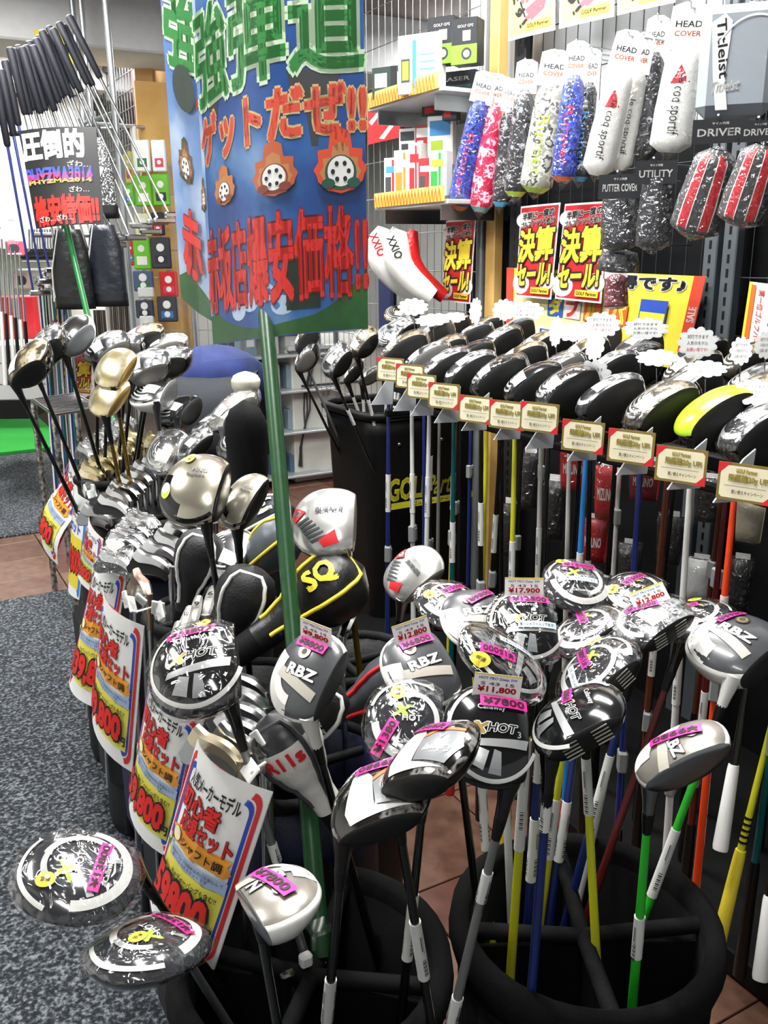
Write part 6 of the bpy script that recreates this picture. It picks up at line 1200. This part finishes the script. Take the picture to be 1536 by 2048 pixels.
# ================================================================ accessory packs on the grid behind
AX = 5.0
gp = lambda u, z: Pz(235, 400, AX)*0+Vector((Pz(235,300,AX).x, Pz(235,300,AX).y, 0))+CRH*u+Vector((0,0,z))
wire_grid('wire_grid', 'wire grid full of small accessory packs at the left', gp, 0.0, 0.55, 0.7, 2.0, 0.055, 0.15, 0.0018)
ACC = [(284,312,32,60,'#eceeee','white'),(318,312,28,60,'#e6e8ea','white'),(287,382,34,58,'#69b82a','green'),(322,380,34,60,'#69b82a','green'),(258,390,22,40,'#69b82a','green'),(287,450,32,44,'#d9d8b4','cream with pink badge'),(316,448,26,44,'#2a2a2e','black with pink badge'),(284,508,34,60,'#6cc02c','green'),(322,506,40,60,'#34373c','black with round badge'),(262,505,14,50,'#c0282e','red and white'),(287,562,40,40,'#4a5a78','dark blue mixed'),(338,568,36,50,'#c4242a','red'),(292,585,32,20,'#e4e6e6','white label'),(290,618,36,36,'#3a3f52','dark mixed'),(335,618,40,50,'#3a3c40','black with olive badge'),(294,645,28,26,'#dfe2e2','white label'),(258,335,16,60,'#c9c46a','yellow'),(270,300,12,90,'#d8d6cc','pale')]
for i, (px, py, w_, h_, col, lab) in enumerate(ACC):
    z = AX-0.05; p = Pz(px, py, z); k = z/FPX; a, b = w_*k/2, h_*k/2; t = thing('accessory_pack', '%s accessory pack on the far grid, %s counted from the top' % (lab, ORD[i]), 'pack', p, None, 'accessory packs on the far grid'); n_ = -CFH
    mb = MB(); mb.bbox((0,0,0),(a*2,0.02,b*2),mat(col,0.4),0.006,Matrix((CRH,CFH,UPV)).transposed()); mb.build('pack', t); A = Art(flat(-CFH*0.0105, CRH, UPV),0.0004,0.0006)
    A.ell(0,b*0.35,a*0.4,a*0.4,PALE,12); A.rect(-a*0.6,-b*0.7,a*0.6,-b*0.15,mat(['#2f6b3c','#d23a55','#e8e8e4','#20242a','#3a6fc0'][i%5],0.5)); A.ell(0,-b*0.4,a*0.3,a*0.3,PALE,10); A.build('pack_print', t)
    mb = MB(); mb.tube([CFH*0.06+UPV*b*1.02, -CFH*0.012+UPV*b*1.02],0.003,STEEL,5); mb.build('hook', t)
mb = MB(); p = Pz(335,480,5.25); mb.bbox((p.x,p.y,1.2),(0.25,0.03,2.3),ramp_mat('pale_wood',6,[(0.3,'#c79a55'),(0.7,'#dcb26c')],0.5),0.003); tag(mb.build('display_board'), 'tan wooden board behind the accessory packs', 'board')
# ================================================================ wood-framed wire case high at the back
p = Pz(307,170,5.6); t = thing('wire_case', 'dark framed wire case with wooden end and red goods up high', 'display case', (p.x,p.y,1.6)); o = Vector(t.location); WD = mat('#dcae74',0.5,noise=0.06,scale=8)
mb = MB(); mb.bbox((0,0,0.45),(0.11,0.5,1.2),WD,0.004,Matrix.Rotation(-0.5,3,'Z')); mb.build('wooden_end', t)
ln = (Pz(165,175,7.2)-Pz(290,80,5.6)); q = Pz(290,80,5.6)-o; mb = MB(); mb.tube([q, q+ln], 0.03, mat('#4b4d50',0.5), 8); mb.tube([q-UPV*0.62, q+ln-UPV*0.62], 0.02, DGREY, 8); mb.build('frame_rails', t)
mb = MB()
for i in range(26): s = i/25; a = q+ln*s; mb.tube([a, a-UPV*0.62], 0.004, DGREY, 5, False)
for i in range(6): mb.tube([q-UPV*0.11*i, q+ln-UPV*0.11*i], 0.004, DGREY, 5, False)
mb.build('wires', t); mb = MB(); a = q+ln*0.03+CFH*0.08; mb.add([a+UPV*-0.05, a+ln*0.20-UPV*0.05, a+ln*0.20-UPV*0.55, a-UPV*0.55], [(0,1,2,3)], mat('#c8464e',0.6)); mb.add([a+UPV*-0.05+CFH*0.05, a+ln*0.20-UPV*0.05+CFH*0.05, a+ln*0.20-UPV*0.55+CFH*0.05, a-UPV*0.55+CFH*0.05], [(3,2,1,0)], mat('#c8464e',0.6)); mb.build('red_cloth', t)
# ================================================================ white shoe boxes, racks and stock along the far left
for r in range(6):
    for cidx in range(2):
        p = Pz(52-104*cidx, 498-r*41, 6.6); t = thing('shoe_box', 'white shoe box in the far wall stack, %s row up, %s column' % (ORD[r], ['right','left'][cidx]), 'box', p, Matrix((CRH,CFH,UPV)).transposed(), 'white shoe boxes'); mb = MB(); mb.bbox((0,0.15,0.072),(0.375,0.30,0.142),mat('#eceae6',0.6,noise=0.02),0.004); mb.build('box', t); mb = MB(); mb.bbox((-0.1,-0.001,0.06),(0.05,0.002,0.012),GREY,0.0005); mb.build('label', t)
mb = MB(); mb.bbox(Pz(60,500,7.05),(1.1,0.03,2.2),mat('#e6e6e0',0.6),0.004,Matrix((CRH,CFH,UPV)).transposed()); tag(mb.build('pegboard'), 'white pegboard behind the far left stock', 'board')
def stockbox(name, label, cat, c4, z, d, m, bev=0.006):
    x0, y0, x1, y1 = c4; a, b = Pz((x0+x1)/2, y1, z), z/FPX; t = thing(name, label, cat, a, Matrix((CRH,CFH,UPV)).transposed()); mb = MB(); mb.bbox((0,d/2,(y1-y0)*b/2),((x1-x0)*b,d,(y1-y0)*b),m,bev); mb.build('body', t); return t
t = stockbox('white_cabinet','white low cabinet behind the leftmost drivers','cabinet',(-20,690,165,800),5.6,0.5,mat('#eceeec',0.5))
for k in range(2): mb = MB(); mb.bbox((0,-0.003,0.10+0.13*k),(0.54,0.004,0.006),GREY,0.001); mb.build('groove', t)
stockbox('black_plinth','black plinth under the far left display','plinth',(-40,790,66,838),5.9,0.5,BLACK)
t = stockbox('red_display','red display panel at the far left behind the clubs','display',(10,596,78,720),5.9,0.1,mat('#c01c28',0.5)); mb = MB(); mb.bbox((0,-0.01,0.2),(0.03,0.02,0.4),GREY,0.002); mb.build('support', t)
for i, (x0,y0,x1,y1,c_,lab) in enumerate([(26,592,68,630,'#d8707c','pink patterned pack in the red display'),(12,483,48,512,'#c8506a','pink patterned pack on the upper far shelf'),(28,545,62,578,'#eec9cc','pale pink pack hanging above the red display'),(105,640,180,672,'#e0362c','red sale card behind the slanted green pole'),(108,596,140,650,'#e8b43a','yellow card behind the black shoe bag')]):
    t = stockbox('small_pack', lab, 'pack', (x0,y0,x1,y1), [5.86,6.56,6.98,5.2,5.2][i], 0.03, mat(c_,0.5)); A = Art(flat((0,-0.001,0),(1,0,0),(0,0,1)),0.0004,0.0006); zz = [5.86,6.56,6.98,5.2,5.2][i]; w_, h_ = (x1-x0)*zz/FPX, (y1-y0)*zz/FPX; A.ell(0,h_*0.5,w_*0.3,h_*0.3,mat('#3a3440',0.5)); A.rect(-w_*0.4,h_*0.1,w_*0.4,h_*0.2,PALE); A.text('GOLF',0,h_*0.85,w_*0.6,h_*0.12,PALE,0.02); A.build('pack_print', t)
for i in range(15):
    p = Pz(60+i*5.2, 520, 4.9); t = thing('wedge_club', 'chrome club head on the far left rail, %s from the left' % ORD[i], 'golf club', p, None, 'chrome clubs on the far left rail'); mb = MB(); mb.tube([(0,0,0),(0.012,0.0,0.16)],[0.006,0.006],CHROME,6); mb.build('shaft', t); o = obj('blade', iron_mesh(CHROME, DKSTEEL), t); o.matrix_local = frame((0,0,0.0),(0.3,0.2,-1),CRH+CFH*0.4)
mb = MB(); mb.bbox(Pz(97,522,4.9)-UPV*0.045,(0.32,0.06,0.012),mat('#e4e6e6',0.4),0.002,Matrix((CRH,CFH,UPV)).transposed()); tag(mb.build('club_shelf'), 'white rail under the far chrome club heads', 'shelf')
rr = random.Random(9)
for i in range(18):
    px = 76+i*3.6; p = Pz(px, 690, 4.95); cm = [WSH,BSH,TEAL,KSH,CHROME,GREYMET][i%6]; t = thing('racked_putter', 'slim upright club in the far putter rack, %s from the left' % ORD[i], 'golf club', (p.x,p.y,0.04), None, 'clubs in the far putter rack'); q = Pz(px+rr.uniform(-2,6), 560+rr.uniform(-14,20), 4.95)-Vector((p.x,p.y,0.04)); mb = MB(); mb.tube([(0,0,0),q],[0.009,0.005],cm,6); mb.build('shaft', t); mb = MB(); mb.bbox(q,(0.07,0.03,0.03),WHITE if i % 2 else CHROME,0.008,Matrix.Rotation(rr.uniform(0,3),3,'Z')); mb.build('putter_head', t); mb = MB(); mb.bbox(q-UPV*0.02+CRH*0.02,(0.05,0.003,0.03),PAPER,0.0005,Matrix.Rotation(rr.uniform(0,3),3,'Z')); mb.build('price_slip', t)
for i in range(18):
    px = 190+i*4.1; p = Pz(px, 705, 5.2); t = thing('racked_shaft', 'dull grey shaft in the rack behind the shoe bags, %s from the left' % ORD[i], 'golf club', (p.x,p.y,0.04), None, 'grey shafts behind the shoe bags'); q = Pz(px-2, 470 if i > 5 else 620, 5.2)-Vector((p.x,p.y,0.04)); mb = MB(); mb.tube([(0,0,0),q],[0.008,0.006],[mat('#6f675f',0.4,0.6),mat('#8a8580',0.4,0.6),mat('#4c4844',0.5,0.4)][i%3],6); mb.build('shaft', t); mb = MB(); mb.tube([(0,0,0),q*0.25],[0.013,0.010],BLACK,6); mb.build('grip', t)
for i in range(6):
    a, b = Pz(-6+i*9, 470+8*i, 4.7), Pz(10+i*10, 770, 4.9); t = thing('leaning_club', 'white-tipped club leaning at the far left edge, %s from the left' % ORD[i], 'golf club', b, None, 'clubs leaning at the far left edge'); mb = MB(); mb.tube([Vector(), (a-b)*0.5],[0.012,0.009],BLACK if i % 2 else WHITE,8); mb.build('grip', t); mb = MB(); mb.tube([(a-b)*0.49, a-b],[0.007,0.005],CHROME,8); mb.build('shaft', t)
# ================================================================ chrome wire table
t = thing('wire_table', 'chrome wire table with beaded legs at the left', 'table', Ph(92,1010,0.0)); o = Vector(t.location)
LEG = ramp_mat('beaded_chrome', 60, [(0.4,'#6b6a64'),(0.6,'#d4d3cc')], 0.3, 0.9); tops_ = [Pz(66,800,3.75),Pz(108,830,3.4),Pz(150,790,3.9),Pz(190,815,3.6)]; zt = tops_[0].z
for q in tops_[:3]:
    mb = MB(); n = 22; mb.lathe([(0.011+0.003*((i%2)), zt*i/n) for i in range(n+1)], LEG, 10, Vector((q.x,q.y,0))-o); mb.build('leg', t)
mb = MB(); A0, B0, D0 = tops_[0], tops_[1], tops_[2]
for i in range(14): s = i/13; a = A0.lerp(B0, s)-o; b = a+(D0-A0); a.z = b.z = zt-o.z; mb.tube([a,b],0.004,CHROME,6)
mb.build('wire_top', t); mb = MB()
for a, b in ((A0,B0),(A0,D0),(D0,B0+(D0-A0)),(B0,B0+(D0-A0))): a, b = a-o, b-o; a.z = b.z = zt-o.z; mb.tube([a,b],0.008,CHROME,6)
mb.build('edge_frame', t)
# ================================================================ far left drivers over the bag row
FARB = Ph(175,880,0.8); fb = golf_bag('dark golf bag at the far end holding black-shafted drivers', (0.56, 2.66), 0.80, 0.12, BAGM[0], (0.03,0.03)); fbc = Vector(fb.location)
for (lab, skin, c, z, f, s, pr) in [('dark driver furthest left over the wire table','bronze',(58,720),2.05,5,(120,840),0),('silver film-wrapped driver above the leftmost dark one','camo',(88,690),2.25,15,(140,840),0),('chrome and black driver with white card near the slanted pole','chrome',(142,668),2.3,35,(178,830),0),
    ('grey-faced driver right of the slanted green pole','grey',(212,692),2.4,35,(200,820),0),('second grey-faced driver right of the slanted pole','grey',(246,694),2.45,15,(215,840),0),('striped driver at the top right of the far bunch','bronze',(284,672),2.5,20,(240,820),0),('small grey-faced driver under the sign edge','silverface',(332,690),2.5,15,(270,840),0),('large grey-faced driver beside the blue shirt','grey',(292,728),2.3,25,(250,850),0),('film-wrapped dark driver touching the blue shirt','camo',(338,718),2.4,10,(280,850),0)]:
    hero(lab, 'driver', skin, c, z, f, s, fbc, shaft=KSH, group='drivers in the far bag', wrap='film' in lab or 'silver' in lab)
t = thing('sale_poster', 'small red sale poster low behind the leftmost drivers', 'poster', Pz(120,790,5.5), None, 'red sale posters'); o = Vector(t.location); fn = quad_fn(Pz(128,702,5.5)-o, Pz(186,706,5.5)-o, Pz(120,782,5.5)-o, Pz(182,790,5.5)-o, 0.0); mb = MB(); mb.grid(lambda a,b: fn(a,b),2,2,PAPER); mb.grid(lambda a,b: fn(a,b,-0.002),2,2,PAPER); mb.build('sheet', t); A = Art(fn,0.0005,0.001); sale(A); A.build('print', t)
